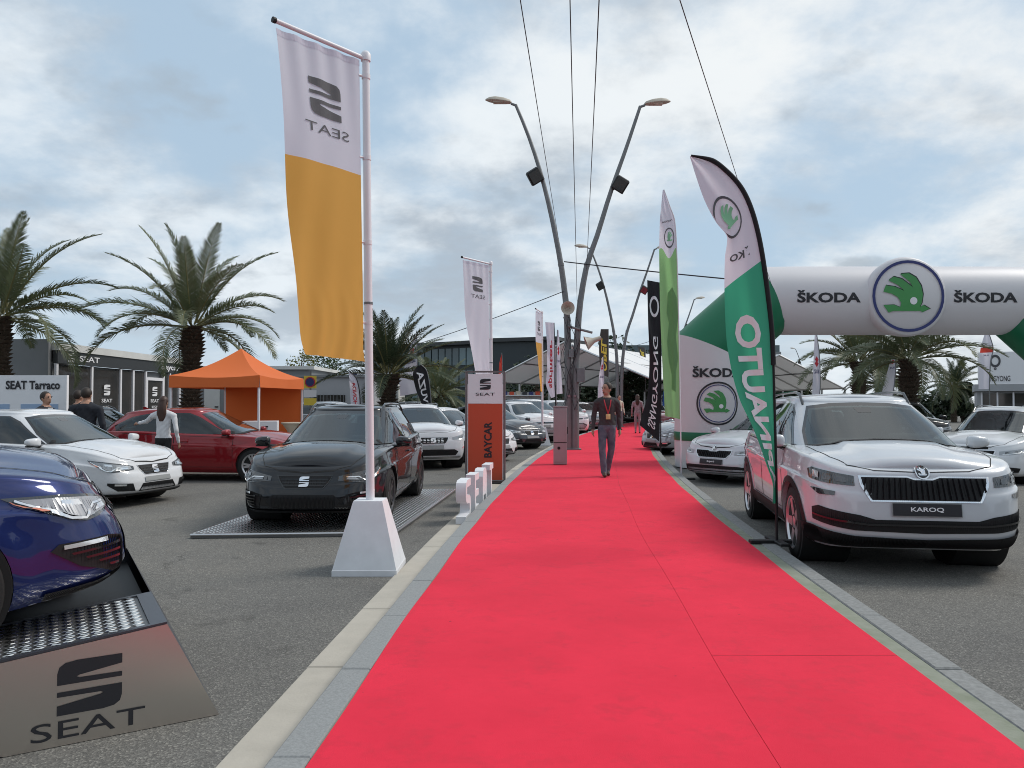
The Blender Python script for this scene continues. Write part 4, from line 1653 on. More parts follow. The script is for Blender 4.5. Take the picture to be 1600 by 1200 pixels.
# model board
b = thing('model_board', 'white exhibition board with two car pictures behind the white hatchback', 'sign', (0, 0, 0))
bx0, bx1, bY = -11.4, -8.62, 14.9
part('panel', MB().box(((bx0 + bx1) / 2, bY, 1.04), (bx1 - bx0, .07, 2.08)), 'white board', b)
lettering(b, 'lettering', 'SEAT Tarraco', (-9.27, bY - .036, 1.89), (1, 0, 0), (0, 0, 1), 1.05, .17, 'print black', .045)
for x0, x1 in ((-10.75, -9.72), (-9.50, -8.78)):
    p = part('picture', MB().box(((x0 + x1) / 2, bY - .040, 1.28), (x1 - x0, .01, .48)), 'print pale blue', b)
    car = [(-.45, 0), (-.44, .09), (-.33, .12), (-.2, .21), (.12, .22), (.28, .13), (.43, .10), (.46, 0)]
    lettering(p, 'pictured_car', '', ((x0 + x1) / 2, bY - .047, 1.17), (1, 0, 0), (0, 0, 1), (x1 - x0) * .85, .2, 'paint dark blue' if x0 < -10 else 'fascia charcoal', shape=poly2d(car[::-1]), off=.004)

# grey site office with a white door behind the orange tent
b = thing('site_office', 'grey flat-roofed site office with white door behind the orange tent', 'building')
part('wall', MB().box((-13.0, 38.5, 1.55), (7.2, 5, 3.1)), 'wall grey', b)
part('roof', MB().box((-13.0, 38.5, 3.18), (7.5, 5.3, .16)), 'wall white', b)
d = part('door', MB().box((-14.05, 35.98, 1.15), (.72, .06, 2.2)), 'wall white', b)
part('handle', MB().box((-13.82, 35.93, 1.35), (.16, .04, .05)), 'black plastic', d)
b = thing('portable_cabin', 'light grey portable cabin with barred window beside the orange tent', 'building')
part('wall', MB().box((-8.35, 37.2, 1.36), (3.9, 3.0, 2.72)), 'wall light grey', b)
part('roof', MB().box((-8.35, 37.2, 2.78), (4.1, 3.2, .12)), 'wall grey', b)
w = part('window', MB().box((-8.5, 35.68, 1.35), (1.5, .05, 1.1)), 'shop glass', b)
for k in range(10):
    part('window_bar', MB().box((-9.2 + k * .155, 35.63, 1.35), (.03, .03, 1.14)), 'galvanised', w)
part('camera_dome', MB().ellipsoid((-6.6, 35.6, 2.6), (.16, .16, .16), 8, 6), 'black plastic', b)
b = thing('sign_topped_booth', 'white booth with a blue and white sign board on its roof', 'building')
part('wall', MB().box((-7.15, 41, 1.25), (2.5, 2.5, 2.5)), 'wall white', b)
sg_ = part('sign_board', MB().box((-7.15, 39.7, 2.82), (2.5, .12, .56)), 'white board', b)
for k, x in enumerate((-8.1, -7.0, -6.25)):
    part('sign_square', MB().box((x, 39.63, 2.82), (.2, .03, .46)), 'print navy', sg_)
lettering(sg_, 'lettering', 'NUESTRO', (-7.55, 39.63, 2.85), (1, 0, 0), (0, 0, 1), .8, .26, 'print black', .04)
for x in (-7.95, -6.3):
    d = part('door', MB().box((x, 39.72, 1.1), (.55, .05, 2.1)), 'fascia charcoal', b)
    part('door_sign', MB().box((x, 39.69, 1.98), (.5, .04, .16)), 'black plastic', d)
pt_ = part('window', MB().box((-7.1, 39.72, 1.5), (.9, .05, 1.0)), 'shop glass', b)
t = thing('no_parking_sign', 'round blue no-parking sign with yellow panels on a post', 'sign', (-7.4, 28.2, 0))
part('post', MB().tube([(0, 0, 0), (0, 0, 2.75)], .035, 8), 'galvanised', t)
part('back_plate', MB().box((0, -.045, 2.30), (.46, .02, .46)), 'print yellow', t)
part('disc', MB().lathe([(.19, -.01), (.19, .01), (0, .01)], 20, Matrix.Translation((0, -.065, 2.30)) @ Matrix.Rotation(R(90), 4, 'X')), 'print red', t)
part('disc_centre', MB().lathe([(.15, -.01), (.15, .01), (0, .01)], 20, Matrix.Translation((0, -.072, 2.30)) @ Matrix.Rotation(R(90), 4, 'X')), 'print navy', t)
part('text_plate', MB().box((0, -.045, 1.88), (.46, .02, .26)), 'white board', t)
part('text_plate', MB().box((0, -.045, 1.58), (.46, .02, .26)), 'print yellow', t)

# glass office block far behind
b = thing('office_block', 'long dark glass office block with flat roof beyond the marquee', 'building')
corner, lft, rgt = Vector((5.0, 100, 0)), Vector((-22, 117, 0)), Vector((21, 146, 0))
for (p0, p1, nb) in ((lft, corner, 26), (corner, rgt, 22)):
    d = (p1 - p0)
    L = d.length
    d.normalize()
    nrm = Vector((d.y, -d.x, 0))
    hgt = 9.6
    q = [p0, p1, p1 - nrm * 12, p0 - nrm * 12]
    part('facade', MB().prism([(0, 0), (L, 0), (L, hgt), (0, hgt)], lambda a, z, dd, p0=p0, d=d, nrm=nrm: p0 + d * a - nrm * dd + Vector((0, 0, z)), .3, 9), 'office dark', b)
    part('roof', MB().prism([(-.8, hgt), (L + .8, hgt), (L + .8, hgt + .5), (-.8, hgt + .5)], lambda a, z, dd, p0=p0, d=d, nrm=nrm: p0 + d * a - nrm * dd + Vector((0, 0, z)), -1.2, 9.5), 'fascia charcoal', b)
    pane = None
    for fl in range(3):
        for k in range(nb):
            w_ = L / nb
            br = rnd.random() < .3
            mb = MB().prism([(k * w_ + .09, .6 + fl * 3.1), ((k + 1) * w_ - .09, .6 + fl * 3.1), ((k + 1) * w_ - .09, 3.0 + fl * 3.1), (k * w_ + .09, 3.0 + fl * 3.1)],
                            lambda a, z, dd, p0=p0, d=d, nrm=nrm: p0 + d * a - nrm * dd + Vector((0, 0, z)), .02, .31)
            part('pane', mb, 'office pane bright' if br else 'office glass', b)
b = thing('grey_office_wing', 'grey office wing with ribbon windows beyond the inflatable arch', 'building')
for k in range(3):
    part('storey', MB().box((27, 120, 1.6 + k * 3.2), (26, 12, 2.2)), 'wall grey', b)
    part('ribbon_window', MB().box((27, 120.1, 3.2 + k * 3.2), (25.7, 11.8, 1.0)), 'office glass', b)

# showroom on the right with a big sign on its roof
b = thing('roof_sign_showroom', 'showroom cabin with tall white roof sign behind the parked cars', 'building')
sx, sY = 23.0, 38.0
part('wall', MB().box((sx + 3.9, sY + 2.5, 1.05), (7.8, 4.8, 2.1)), 'wall light grey', b)
part('fascia', MB().box((sx + 3.9, sY + 2.4, 2.28), (8.0, 5.2, .34)), 'wall light grey', b)
for k in range(4):
    part('pane', MB().box((sx + .35 + k * .66 + .18, sY + .08, 1.05), (.56, .05, 1.9)), 'shop glass', b)
    part('mullion', MB().box((sx + .20 + k * .66, sY + .05, 1.05), (.07, .1, 2.0)), 'white coated metal', b)
d = part('door', MB().box((sx + 3.25, sY + .06, .95), (.7, .06, 1.75)), 'shop glass', b)
part('door_frame', MB().box((sx + 3.25, sY + .10, .98), (.9, .05, 2.0)), 'white coated metal', d)
sg_ = part('roof_sign', MB().box((sx + 3.75, sY - .05, 3.24), (7.4, .14, 1.56)), 'white board', b)
so = lambda x, z: (sx + x, sY - .125, z)
em = lettering(sg_, 'emblem', '', so(.78, 3.58), (1, 0, 0), (0, 0, 1), .46, .62, 'print grey', shape=ring2d(.62, 1, 28, .8))
lettering(sg_, 'emblem', '', so(.78, 3.20), (1, 0, 0), (0, 0, 1), .12, .12, 'print grey', shape=ring2d(.4, 1, 12))
lettering(sg_, 'lettering', 'SSANGYONG', so(.82, 2.72), (1, 0, 0), (0, 0, 1), 1.15, .27, 'print black', .01)
lettering(sg_, 'lettering', 'JOBACAR', so(3.1, 3.62), (1, .0, 0), (.15, 0, 1), 1.7, .36, 'print red', .05)
lettering(sg_, 'lettering', 'Concesionari Oficial', so(3.05, 3.25), (1, 0, 0), (0, 0, 1), 2.1, .17, 'print black')
lettering(sg_, 'lettering', 'Tarragona - 977 553 333', so(3.05, 2.98), (1, 0, 0), (0, 0, 1), 2.1, .15, 'print grey')
lettering(sg_, 'lettering', 'Reus - 977 333 222', so(3.1, 2.76), (1, 0, 0), (0, 0, 1), 1.7, .14, 'print grey')
lettering(sg_, 'lettering', 'www.jobacar.com', so(3.1, 2.56), (1, 0, 0), (0, 0, 1), 1.8, .14, 'print black')

ca_, sa_ = math.cos(-.52), math.sin(-.52)
b.rotation_euler = (0, 0, -.52)
b.location = (sx - (sx * ca_ - sY * sa_), sY - (sx * sa_ + sY * ca_), 0)

# marquees


def marquee(name, label, o, ang, W, L, ze, zr, mt='tent white', bays=5):
    t = thing(name, label, 'marquee', o, ang)
    for sg in (-1, 1):
        for k in range(bays):
            y0, y1 = L * k / bays + .03, L * (k + 1) / bays - .03
            mb = MB()
            mb.grid(lambda u, v: (sg * W / 2 * (1 - v), y0 + (y1 - y0) * u, ze + (zr - ze) * v - .10 * math.sin(math.pi * v) * math.sin(math.pi * u)), 6, 6)
            part('roof_panel', mb, mt, t, 30)
        for k in range(bays + 1):
            y = L * k / bays
            part('leg', MB().tube([(sg * W / 2, y, 0), (sg * W / 2, y, ze)], .07, 6), 'aluminium', t)
            part('rafter', MB().tube([(sg * W / 2, y, ze - .05), (0, y, zr - .05)], .07, 6), 'aluminium', t)
        part('eave_beam', MB().tube([(sg * W / 2, 0, ze), (sg * W / 2, L, ze)], .08, 6), 'aluminium', t)
        part('purlin', MB().tube([(sg * W / 4, 0, (ze + zr) / 2 - .1), (sg * W / 4, L, (ze + zr) / 2 - .1)], .05, 6), 'pole grey', t)
    return t


mq = marquee('marquee', 'large open white marquee with pitched roof beyond the lamp posts', (3.2, 47, 0), R(-31), 11.5, 22, 2.9, 5.3)
mq2 = marquee('marquee', 'white marquee whose sloping roof shows under the inflatable arch', (17.4, 50, 0), R(8), 9.2, 14, 2.5, 4.7)
# goods inside the first marquee
st = thing('display_stand', 'white shelved display stand under the marquee roof', 'stand', (0.6, 48.5, 0), .2)
part('back_panel', MB().box((0, .3, 1.1), (2.6, .06, 2.2)), 'wall white', st)
for k in range(4):
    part('shelf', MB().box((0, .05, .5 + k * .5), (2.6, .45, .05)), 'white board', st)
    for j in range(6):
        part('boxed_goods', MB().box((-1.05 + j * .42, .03, .63 + k * .5), (.25, .25, .2 + .1 * rnd.random())), ('totem red', 'cream cloth', 'fascia charcoal', 'print navy')[(j + k) % 4], st)

# ------------------------------------------------------------------ orange tent
B = Vector((-6.15, 18.7, 0))
dc = Vector((math.sin(R(5)), math.cos(R(5)), 0))
da = Vector((-dc.y, dc.x, 0))
A, C = B + da * 2.3, B + dc * 3.0
D = A + dc * 3.0
t = thing('pop_up_tent', 'orange pop-up tent with peaked roof between the palm and the black estate', 'tent')
ctr = (A + C) / 2
for (p, q) in ((A, B), (B, C), (C, D), (D, A)):
    def roof(u, v, p=p, q=q):
        e = p + (q - p) * u
        r = e + (ctr - e) * v
        z = 2.22 + (2.98 - 2.22) * (v * .72 + .28 * v * v) - .10 * math.sin(math.pi * u) * (1 - v) * .6 - .12 * math.sin(math.pi * v) * .5
        return Vector((r.x, r.y, z))
    part('roof_panel', MB().grid(roof, 10, 10), 'tent orange', t, 40)
    part('valance', MB().grid(lambda u, v, p=p, q=q: Vector((*(p + (q - p) * u).xy, 2.22 - .06 * math.sin(math.pi * u) * (1 - v) - .30 * v)) + Vector(((q - p).y, -(q - p).x, 0)).normalized() * (.02 * v + .01 * math.sin(u * 17) * v), 14, 4), 'tent orange', t, 40)
for p in (A, B, C, D):
    q = p + (ctr - p).normalized() * .05
    part('leg', MB().bbox((q.x, q.y, 1.08), (.05, .05, 2.16), .006), 'white coated metal', t)
for p, q in ((D, C),):
    part('wall', MB().grid(lambda u, v, p=p, q=q: Vector((*(p + (q - p) * u).xy, 2.1 * v + .02)) + dc * (-.06 + .03 * math.sin(u * 9) * (1 - v)), 20, 8), 'tent orange', t, 40)
ct = thing('promo_counter', 'white box counter with small black emblem under the orange tent', 'counter', (-6.45, 19.75, 0), R(12))
part('body', MB().bbox((0, 0, .54), (.85, .5, 1.08), .01), 'white board', ct)
lettering(ct, 'emblem', '', (.12, -.252, .86), (1, 0, 0), (0, 0, 1), .16, .19, 'print black', shape=S_LOGO, off=.004)
lettering(ct, 'lettering', 'SEAT', (.12, -.252, .69), (1, 0, 0), (0, 0, 1), .26, .05, 'print black', .03, off=.004)
for k, (x, y, lb) in enumerate(((-7.25, 20.2, 'cream clothed bar table left of the white counter'), (-5.85, 20.6, 'cream clothed bar table right of the white counter'))):
    bt = thing('bar_table', lb, 'table', (x, y, 0), 0, 'bar tables in the tent')
    part('cloth', MB().lathe([(.30, .0), (.20, .25), (.14, .55), (.17, .8), (.30, .98)], 16), 'cream cloth', bt, 50)
    part('top', MB().lathe([(.32, .975), (.33, .99), (.33, 1.02), (.0, 1.03)], 20), 'cream cloth', bt, 40)

# ------------------------------------------------------------------ lamp posts
WIREPTS = {}


def v_lamp(o, label, k=1.0, arms=(1, 1), horns=False):
    t = thing('street_lamp', label, 'street lamp', o, 0, 'splayed twin lamp posts')
    PL = [(-.10, 0), (-.10, 2.0), (-.13, 3.9), (-.27, 5.3), (-.50, 6.6), (-.90, 8.3), (-1.32, 9.6), (-1.69, 10.5)]
    PR = [(.10, 0), (.12, 2.0), (.21, 3.9), (.44, 5.45), (.79, 6.5), (1.21, 7.85), (1.69, 9.2), (2.11, 10.45)]
    for sg, pp, on in ((-1, PL, arms[0]), (1, PR, arms[1])):
        if not on:
            continue
        f = curve([(z, x) for x, z in pp])
        path = [(float(f(z)) * k, .0, z * k) for z in np.linspace(0, pp[-1][1], 22)]
        po = part('pole', MB().tube(path, list(np.linspace(.125, .048, 22)), 12), 'pole grey', t, 50)
        rg = MB()
        for z in (2.9, 5.6):
            rg.tube([(float(f(z - .04)), 0, z - .04), (float(f(z + .04)), 0, z + .04)], .125 - z * .0072 + .008, 12)
        part('collar', rg, 'pole grey', po, 50)
        ex, ez = path[-1][0], path[-1][2]
        part('bracket', MB().tube([(ex, 0, ez - .02), (ex + sg * .14, 0, ez + .03)], .04, 8), 'pole grey', po, 50)
        h = MB()
        prof = [(0, .02, .03), (.05, .10, .08), (.25, .15, .13), (.5, .16, .14), (.68, .12, .10), (.80, .03, .03)]
        vs = []
        for a, hw, hh in prof:
            for i in range(10):
                th = 2 * math.pi * i / 10
                zz = math.sin(th)
                vs.append((ex + sg * (.12 + a), hw * math.cos(th), ez + .06 + a * .10 + hh * zz * (1 if zz > 0 else .35)))
        fs = [(j * 10 + i, j * 10 + (i + 1) % 10, (j + 1) * 10 + (i + 1) % 10, (j + 1) * 10 + i) for j in range(5) for i in range(10)]
        fs += [tuple(range(10)), tuple(range(50, 60))]
        h.add(vs, fs)
        hd = part('lamp_head', h, 'lamp beige', t, 40)
        part('lens', MB().box((ex + sg * .48, 0, ez + .065), (.40, .2, .03)), 'lamp lens', hd)
        bz = 8.25 if sg < 0 else 8.0
        bx = float(f(bz))
        fl = MB()
        m4 = Matrix.Translation((bx + sg * .22, -.12, bz + .02)) @ Matrix.Rotation(sg * R(32), 4, 'Y') @ Matrix.Rotation(R(25), 4, 'X')
        bb = MB().bbox((0, 0, 0), (.42, .24, .42), .04)
        fl.add([m4 @ Vector(p) for p in bb.v], bb.f)
        fo = part('floodlight', fl, 'black plastic', t)
        gl = MB().box((0, -.125, 0), (.34, .01, .34))
        g2 = MB()
        g2.add([m4 @ Vector(p) for p in gl.v], gl.f)
        part('floodlight_glass', g2, 'lamp smoke', fo)
        part('floodlight_bracket', MB().tube([(bx, 0, bz - .1), (bx + sg * .2, -.06, bz)], .04, 6), 'black plastic', fo)
        if horns and sg < 0:
            ho = part('loudspeaker', MB().lathe([(.05, .30), (.07, .12), (.12, .02), (.20, -.08), (.205, -.09), (.19, -.085), (.10, .03), (.05, .1), (0, .1)], 24,
                                               Matrix.Translation((float(f(4.25)) + .02, -.20, 4.25)) @ Matrix.Rotation(R(-90), 4, 'X')), 'lamp beige', t, 50)
            part('loudspeaker', MB().lathe([(.06, .35), (.08, .12), (.13, .02), (.21, -.12), (.22, -.13), (.12, 0), (0, .05)], 20,
                                          Matrix.Translation((.55, -.15, 3.25)) @ Matrix.Rotation(R(70), 4, 'Y')), 'lamp beige', t, 50)
            part('loudspeaker_arm', MB().tube([(-.12, -.1, 3.72), (.62, -.15, 3.52)], .04, 6), 'pole grey', t)
    part('base_plate', MB().bbox((0, 0, .02), (.56, .34, .04), .01), 'pole grey', t)
    if horns:
        part('junction_box', MB().bbox((.27, -.12, 2.25), (.24, .16, .42), .01), 'galvanised', t)
        part('junction_box', MB().bbox((-.02, -.16, 2.9), (.14, .1, .24), .01), 'galvanised', t)
        cb = MB()
        for q in range(5):
            ph = rnd.random() * 6
            cb.tube([(-.24 + .1 * q + .12 * math.sin(s * 1.3 + ph), -.16, 1.2 + s * .35) for s in range(9)], .009, 5)
        part('loose_cable', cb, 'cable', t, 60)
        st_ = MB()
        for q in range(2):
            st_.box((-.10 + .2 * q, -.13, 1.62), (.10, .02, .07))
        part('reflective_sticker', st_, 'dress pink', t)
    return t


L1 = (1.80, 23.2, .13)
v_lamp(L1, 'tall splayed twin lamp post with loudspeakers behind the grey cabinet', horns=True)
v_lamp((6.28, 45.0, .13), 'second twin lamp post, rising behind the walking man')
v_lamp((13.6, 66, 0), 'third twin lamp post, mostly hidden behind the tall flags', arms=(0, 1))
v_lamp((49, 128, 0), 'far twin lamp post seen small under the inflatable arch', arms=(1, 0))
# overhead cables strung along the walkway


def wire(label, p, q, r=.011, sag=.15, ext=0.0):
    p, q = Vector(p), Vector(q)
    p = p + (p - q) * ext
    mb = MB().tube([p + (q - p) * t - Vector((0, 0, sag * 4 * t * (1 - t))) for t in np.linspace(0, 1, 24)], r, 5)
    o = link('overhead_cable', mb.mesh('overhead_cable', 60), 'cable')
    tag(o, label, 'cable', 'cables strung over the walkway')


wire('thin overhead cable running to the left arm of the nearest lamp post', ppt(815, 0, 8), ppt(873, 372, 23.1), .006, .03, 1.4)
wire('dark twisted overhead cable in the middle of the sky', ppt(892, 0, 8), ppt(902, 470, 23.2), .0065, .05, 1.4)
wire('overhead cable slanting to the right arm of the nearest lamp post', ppt(937, 0, 8), ppt(917, 420, 23.1), .007, .05, 1.4)
wire('guy cable slanting down in front of the green feather flag', ppt(1068, 0, 4.6), ppt(1208, 448, 16.3), .0035, .0, 1.0)
wire('thick dark cable from the nearest lamp post to the arch', ppt(882, 408, 23.1), ppt(1190, 440, 18.0), .017, .02)
wire('thin long cable crossing the sky left of the lamp post', ppt(880, 455, 23.1), ppt(520, 570, 40), .013, .25)
wire('thin cable from the second lamp post towards the arch', ppt(960, 548, 44.9), ppt(1140, 488, 19), .010, .1)

# ------------------------------------------------------------------ totem, block letters, cabinet
t = thing('totem_sign', 'tall free-standing sign, white above and brick red below, beside the kerb', 'sign', (-.51, 14.75, 0))
tw, th = .76, 2.13
part('lower_panel', MB().box((0, 0, .80), (.66, .10, 1.46)), 'totem red', t)
up = part('upper_panel', MB().box((0, 0, 1.815), (.66, .10, .566)), 'white board', t)
for sg in (-1, 1):
    part('post', MB().bbox((sg * .365, 0, th / 2), (.045, .12, th), .006), 'totem frame', t)
    part('edge_strip', MB().box((sg * .335, -.052, 1.0), (.012, .012, 1.8)), 'print white', t)
part('top_rail', MB().box((0, 0, th + .012), (tw, .12, .03)), 'totem frame', t)
part('foot', MB().bbox((0, .0, .025), (.95, .5, .05), .01), 'black plastic', t)
lettering(t, 'emblem', '', (.0, -.052, 1.90), (1, 0, 0), (0, 0, 1), .205, .205, 'print black', shape=S_LOGO, off=.006)
lettering(t, 'lettering', 'SEAT', (.0, -.052, 1.71), (1, 0, 0), (0, 0, 1), .37, .055, 'print black', .0, off=.006)
lettering(t, 'lettering', 'BAYCAR', (.05, -.052, .84), (0, 0, 1), (-1, 0, 0), .68, .15, 'print black', .04, off=.006)

sT = dict(S=None)


def block_letter(ch, x, y, label):
    s, d = .60, .13
    if ch == 'S':
        poly = [(0, .0), (.36, 0), (.46, .04), (.50, .12), (.50, .24), (.45, .33), (.36, .37), (.14, .39), (.12, .42), (.12, .48), (.14, .5), (.48, .5), (.48, .6), (.12, .6), (.04, .57), (0, .5), (0, .39), (.04, .31), (.13, .27), (.35, .25), (.38, .22), (.38, .14), (.35, .1), (0, .1)]
    elif ch == 'E':
        poly = [(0, 0), (.46, 0), (.46, .1), (.12, .1), (.12, .25), (.42, .25), (.42, .35), (.12, .35), (.12, .5), (.46, .5), (.46, .6), (0, .6)]
    elif ch == 'A':
        poly = [(0, 0), (.12, 0), (.12, .16), (.38, .16), (.38, 0), (.5, 0), (.5, .48), (.44, .57), (.36, .6), (.14, .6), (.06, .57), (0, .48)]
    else:
        poly = [(.19, 0), (.31, 0), (.31, .5), (.5, .5), (.5, .6), (0, .6), (0, .5), (.19, .5)]
    ang = math.atan(.0309 + 2 * .00258 * y)
    poly = [(a * .95, b * .9) for a, b in poly]
    fn = lambda a, b, dd: (dd * math.cos(ang) + a * math.sin(ang), a * math.cos(ang) - dd * math.sin(ang), b)
    mb = solid2d(poly2d(poly), fn, -.065, .065)
    o = link('block_letter', mb.mesh('block_letter', 35), 'matt white block')
    o.location = (x, y, .014)
    tag(o, label, 'letter', 'white block letters along the kerb')


for ch, y, lb in (('S', 9.75, 'white standing block letter with curved ends, nearest of the row'), ('E', 10.62, 'second white block letter from the front, with three flat bars'),
                  ('A', 11.48, 'third white block letter from the front, just before the last'), ('T', 12.33, 'last white block letter of the row, with overhanging top bar')):
    block_letter(ch, XL(y) - .27, y, lb)

t = thing('utility_cabinet', 'slim mauve-grey metal cabinet standing on the carpet before the lamp post', 'cabinet', (1.11, 17.7, .132), R(-4))
part('body', MB().bbox((0, 0, .66), (.31, .30, 1.30), .008), 'cabinet mauve', t)
part('upper_door', MB().box((-.02, -.153, .90), (.25, .008, .76)), 'cabinet mauve', t)
part('lower_door', MB().box((-.02, -.153, .27), (.25, .008, .44)), 'cabinet mauve', t)
part('top_cap', MB().bbox((0, 0, 1.325), (.33, .32, .03), .006), 'cabinet mauve', t)
part('port', MB().lathe([(.035, -.004), (.035, .004), (0, .004)], 14, Matrix.Translation((-.03, -.160, .38)) @ Matrix.Rotation(R(90), 4, 'X')), 'black plastic', t)
part('gap', MB().box((0, -.1515, .505), (.30, .003, .016)), 'joint dark', t)
part('handle', MB().box((.163, -.02, .78), (.02, .05, .16)), 'black plastic', t)

# ------------------------------------------------------------------ inflatable arch
t = thing('inflatable_arch', 'white and green inflatable arch with round winged emblem over the car park', 'inflatable arch')
aY = 18.4
xl, xc, zc = 4.74, 9.08, 3.99
sects = [((xl, 0.02), (xl + .02, 2.80), 'inflatable white', 'leg', .84, .84), ((xl + .02, 2.80), (xl + 1.36, zc), 'inflatable green', 'elbow', .84, .82),
         ((xl + 1.36, zc), (2 * xc - xl - 1.36, zc), 'inflatable white', 'beam', .82, .82), ((2 * xc - xl - 1.36, zc), (2 * xc - xl - .02, 2.80), 'inflatable green', 'elbow', .82, .84),
         ((2 * xc - xl - .02, 2.80), (2 * xc - xl, .02), 'inflatable white', 'leg', .84, .84)]
joints = [Vector((a[0], 0, a[1])) for a, *_ in sects] + [Vector((sects[-1][1][0], 0, sects[-1][1][1]))]
dirs = [(joints[i + 1] - joints[i]).normalized() for i in range(5)]
NS = 32


def arch_ring(i, frac, rr):
    """cross-section at fraction of section i, mitred at the joints"""
    p = joints[i] + (joints[i + 1] - joints[i]) * frac
    d = dirs[i]
    u = Vector((-d.z, 0, d.x))          # in-plane normal
    out = []
    for k in range(NS):
        a = 2 * math.pi * k / NS
        q = p + u * (rr * math.cos(a)) + Vector((0, 1, 0)) * (rr * math.sin(a))
        for end, j in ((0.0, i), (1.0, i + 1)):
            if frac == end:
                m = (dirs[max(j - 1, 0)] + dirs[min(j, 4)]).normalized()
                q = q - d * ((q - joints[j]).dot(m) / d.dot(m))
        out.append(q + Vector((0, aY, 0)))
    return out


for i, (a, b_, mt, nm, r0, r1) in enumerate(sects):
    n = 10 if nm != 'beam' else 20
    rows = []
    for j in range(n + 1):
        f = j / n
        rr = r0 + (r1 - r0) * f
        e = min(f, 1 - f) * n
        rr *= 1 - .018 * math.exp(-e * 1.5)
        rows += arch_ring(i, f, rr)
    mb = MB().add(rows, [(j * NS + k, j * NS + (k + 1) % NS, (j + 1) * NS + (k + 1) % NS, (j + 1) * NS + k) for j in range(n) for k in range(NS)])
    if i in (0, 4):
        mb.f.append(tuple(range(NS)) if i == 0 else tuple(range(n * NS, (n + 1) * NS)))
        mb.m.append(0)
    so_ = part(nm, mb, mt, t, 60)
    if i == 0:
        part('base_band', MB().lathe([(.848, .66), (.854, .70), (.854, .82), (.848, .86)], 32, Matrix.Translation((xl, aY, 0))), 'inflatable green', t, 50)


def on_beam(a, b, off=.006):
    """a along the beam, b up the front of it"""
    ph = b / .82
    r = .82 + off
    return Vector((xc + a, aY - r * math.cos(ph), zc + r * math.sin(ph)))


for cx in (-1.80, 1.80):
    decal('lettering', fit2d(text2d('ŠKODA', .05), 1.46, .29), lambda a, b, cx=cx: on_beam(cx + a, b + .0), 'print black', t, .12)
dk = part('emblem_disc', MB().lathe([(.88, .30), (.915, .12), (.925, 0), (.905, -.07), (.86, -.12), (.0, -.16)], 40, Matrix.Translation((xc, aY - .72, zc)) @ Matrix.Rotation(R(-90), 4, 'X')), 'inflatable white', t, 50)


def on_disc(a, b, off=.02):
    r = math.hypot(a, b)
    return Vector((xc + a, aY - .72 - (.16 - .04 * (r / .88)) - off, zc + b))


decal('emblem_ring', ring2d(.76, .825, 40), lambda a, b: on_disc(a, b), 'print navy', dk)
decal('emblem_bird_outline', (BIRD[0] * .715, BIRD[1]), lambda a, b: on_disc(a + .018, b + .012, .018), 'print black', dk)  # black printed outline behind the green bird
decal('emblem_bird', (BIRD[0] * .70, BIRD[1]), lambda a, b: on_disc(a, b, .024), 'print green', dk)
decal('emblem_eye', ring2d(.0001, .085, 18), lambda a, b: on_disc(a + .10, b - .115, .030), 'print white', dk)


def on_leg(a, b, off=.008):
    ph = a / .84 - .12
    r = .84 + off
    return Vector((xl + r * math.sin(ph), aY - r * math.cos(ph), b))


decal('lettering', fit2d(text2d('ŠKODA', .05), 1.18, .26), lambda a, b: on_leg(a + .08, 2.26 + b), 'print black', t, .1)
decal('emblem_ring', ring2d(.46, .50, 36), lambda a, b: on_leg(a + .08, 1.53 + b), 'print black', t, .15)
decal('emblem_ring', ring2d(.415, .435, 36), lambda a, b: on_leg(a + .08, 1.53 + b), 'print navy', t, .15)
decal('emblem_bird', (BIRD[0] * .40, BIRD[1]), lambda a, b: on_leg(a + .08, 1.53 + b, .012), 'print green', t, .1)
decal('emblem_eye', ring2d(.0001, .05, 14), lambda a, b: on_leg(a + .14, 1.465 + b, .017), 'print white', t)

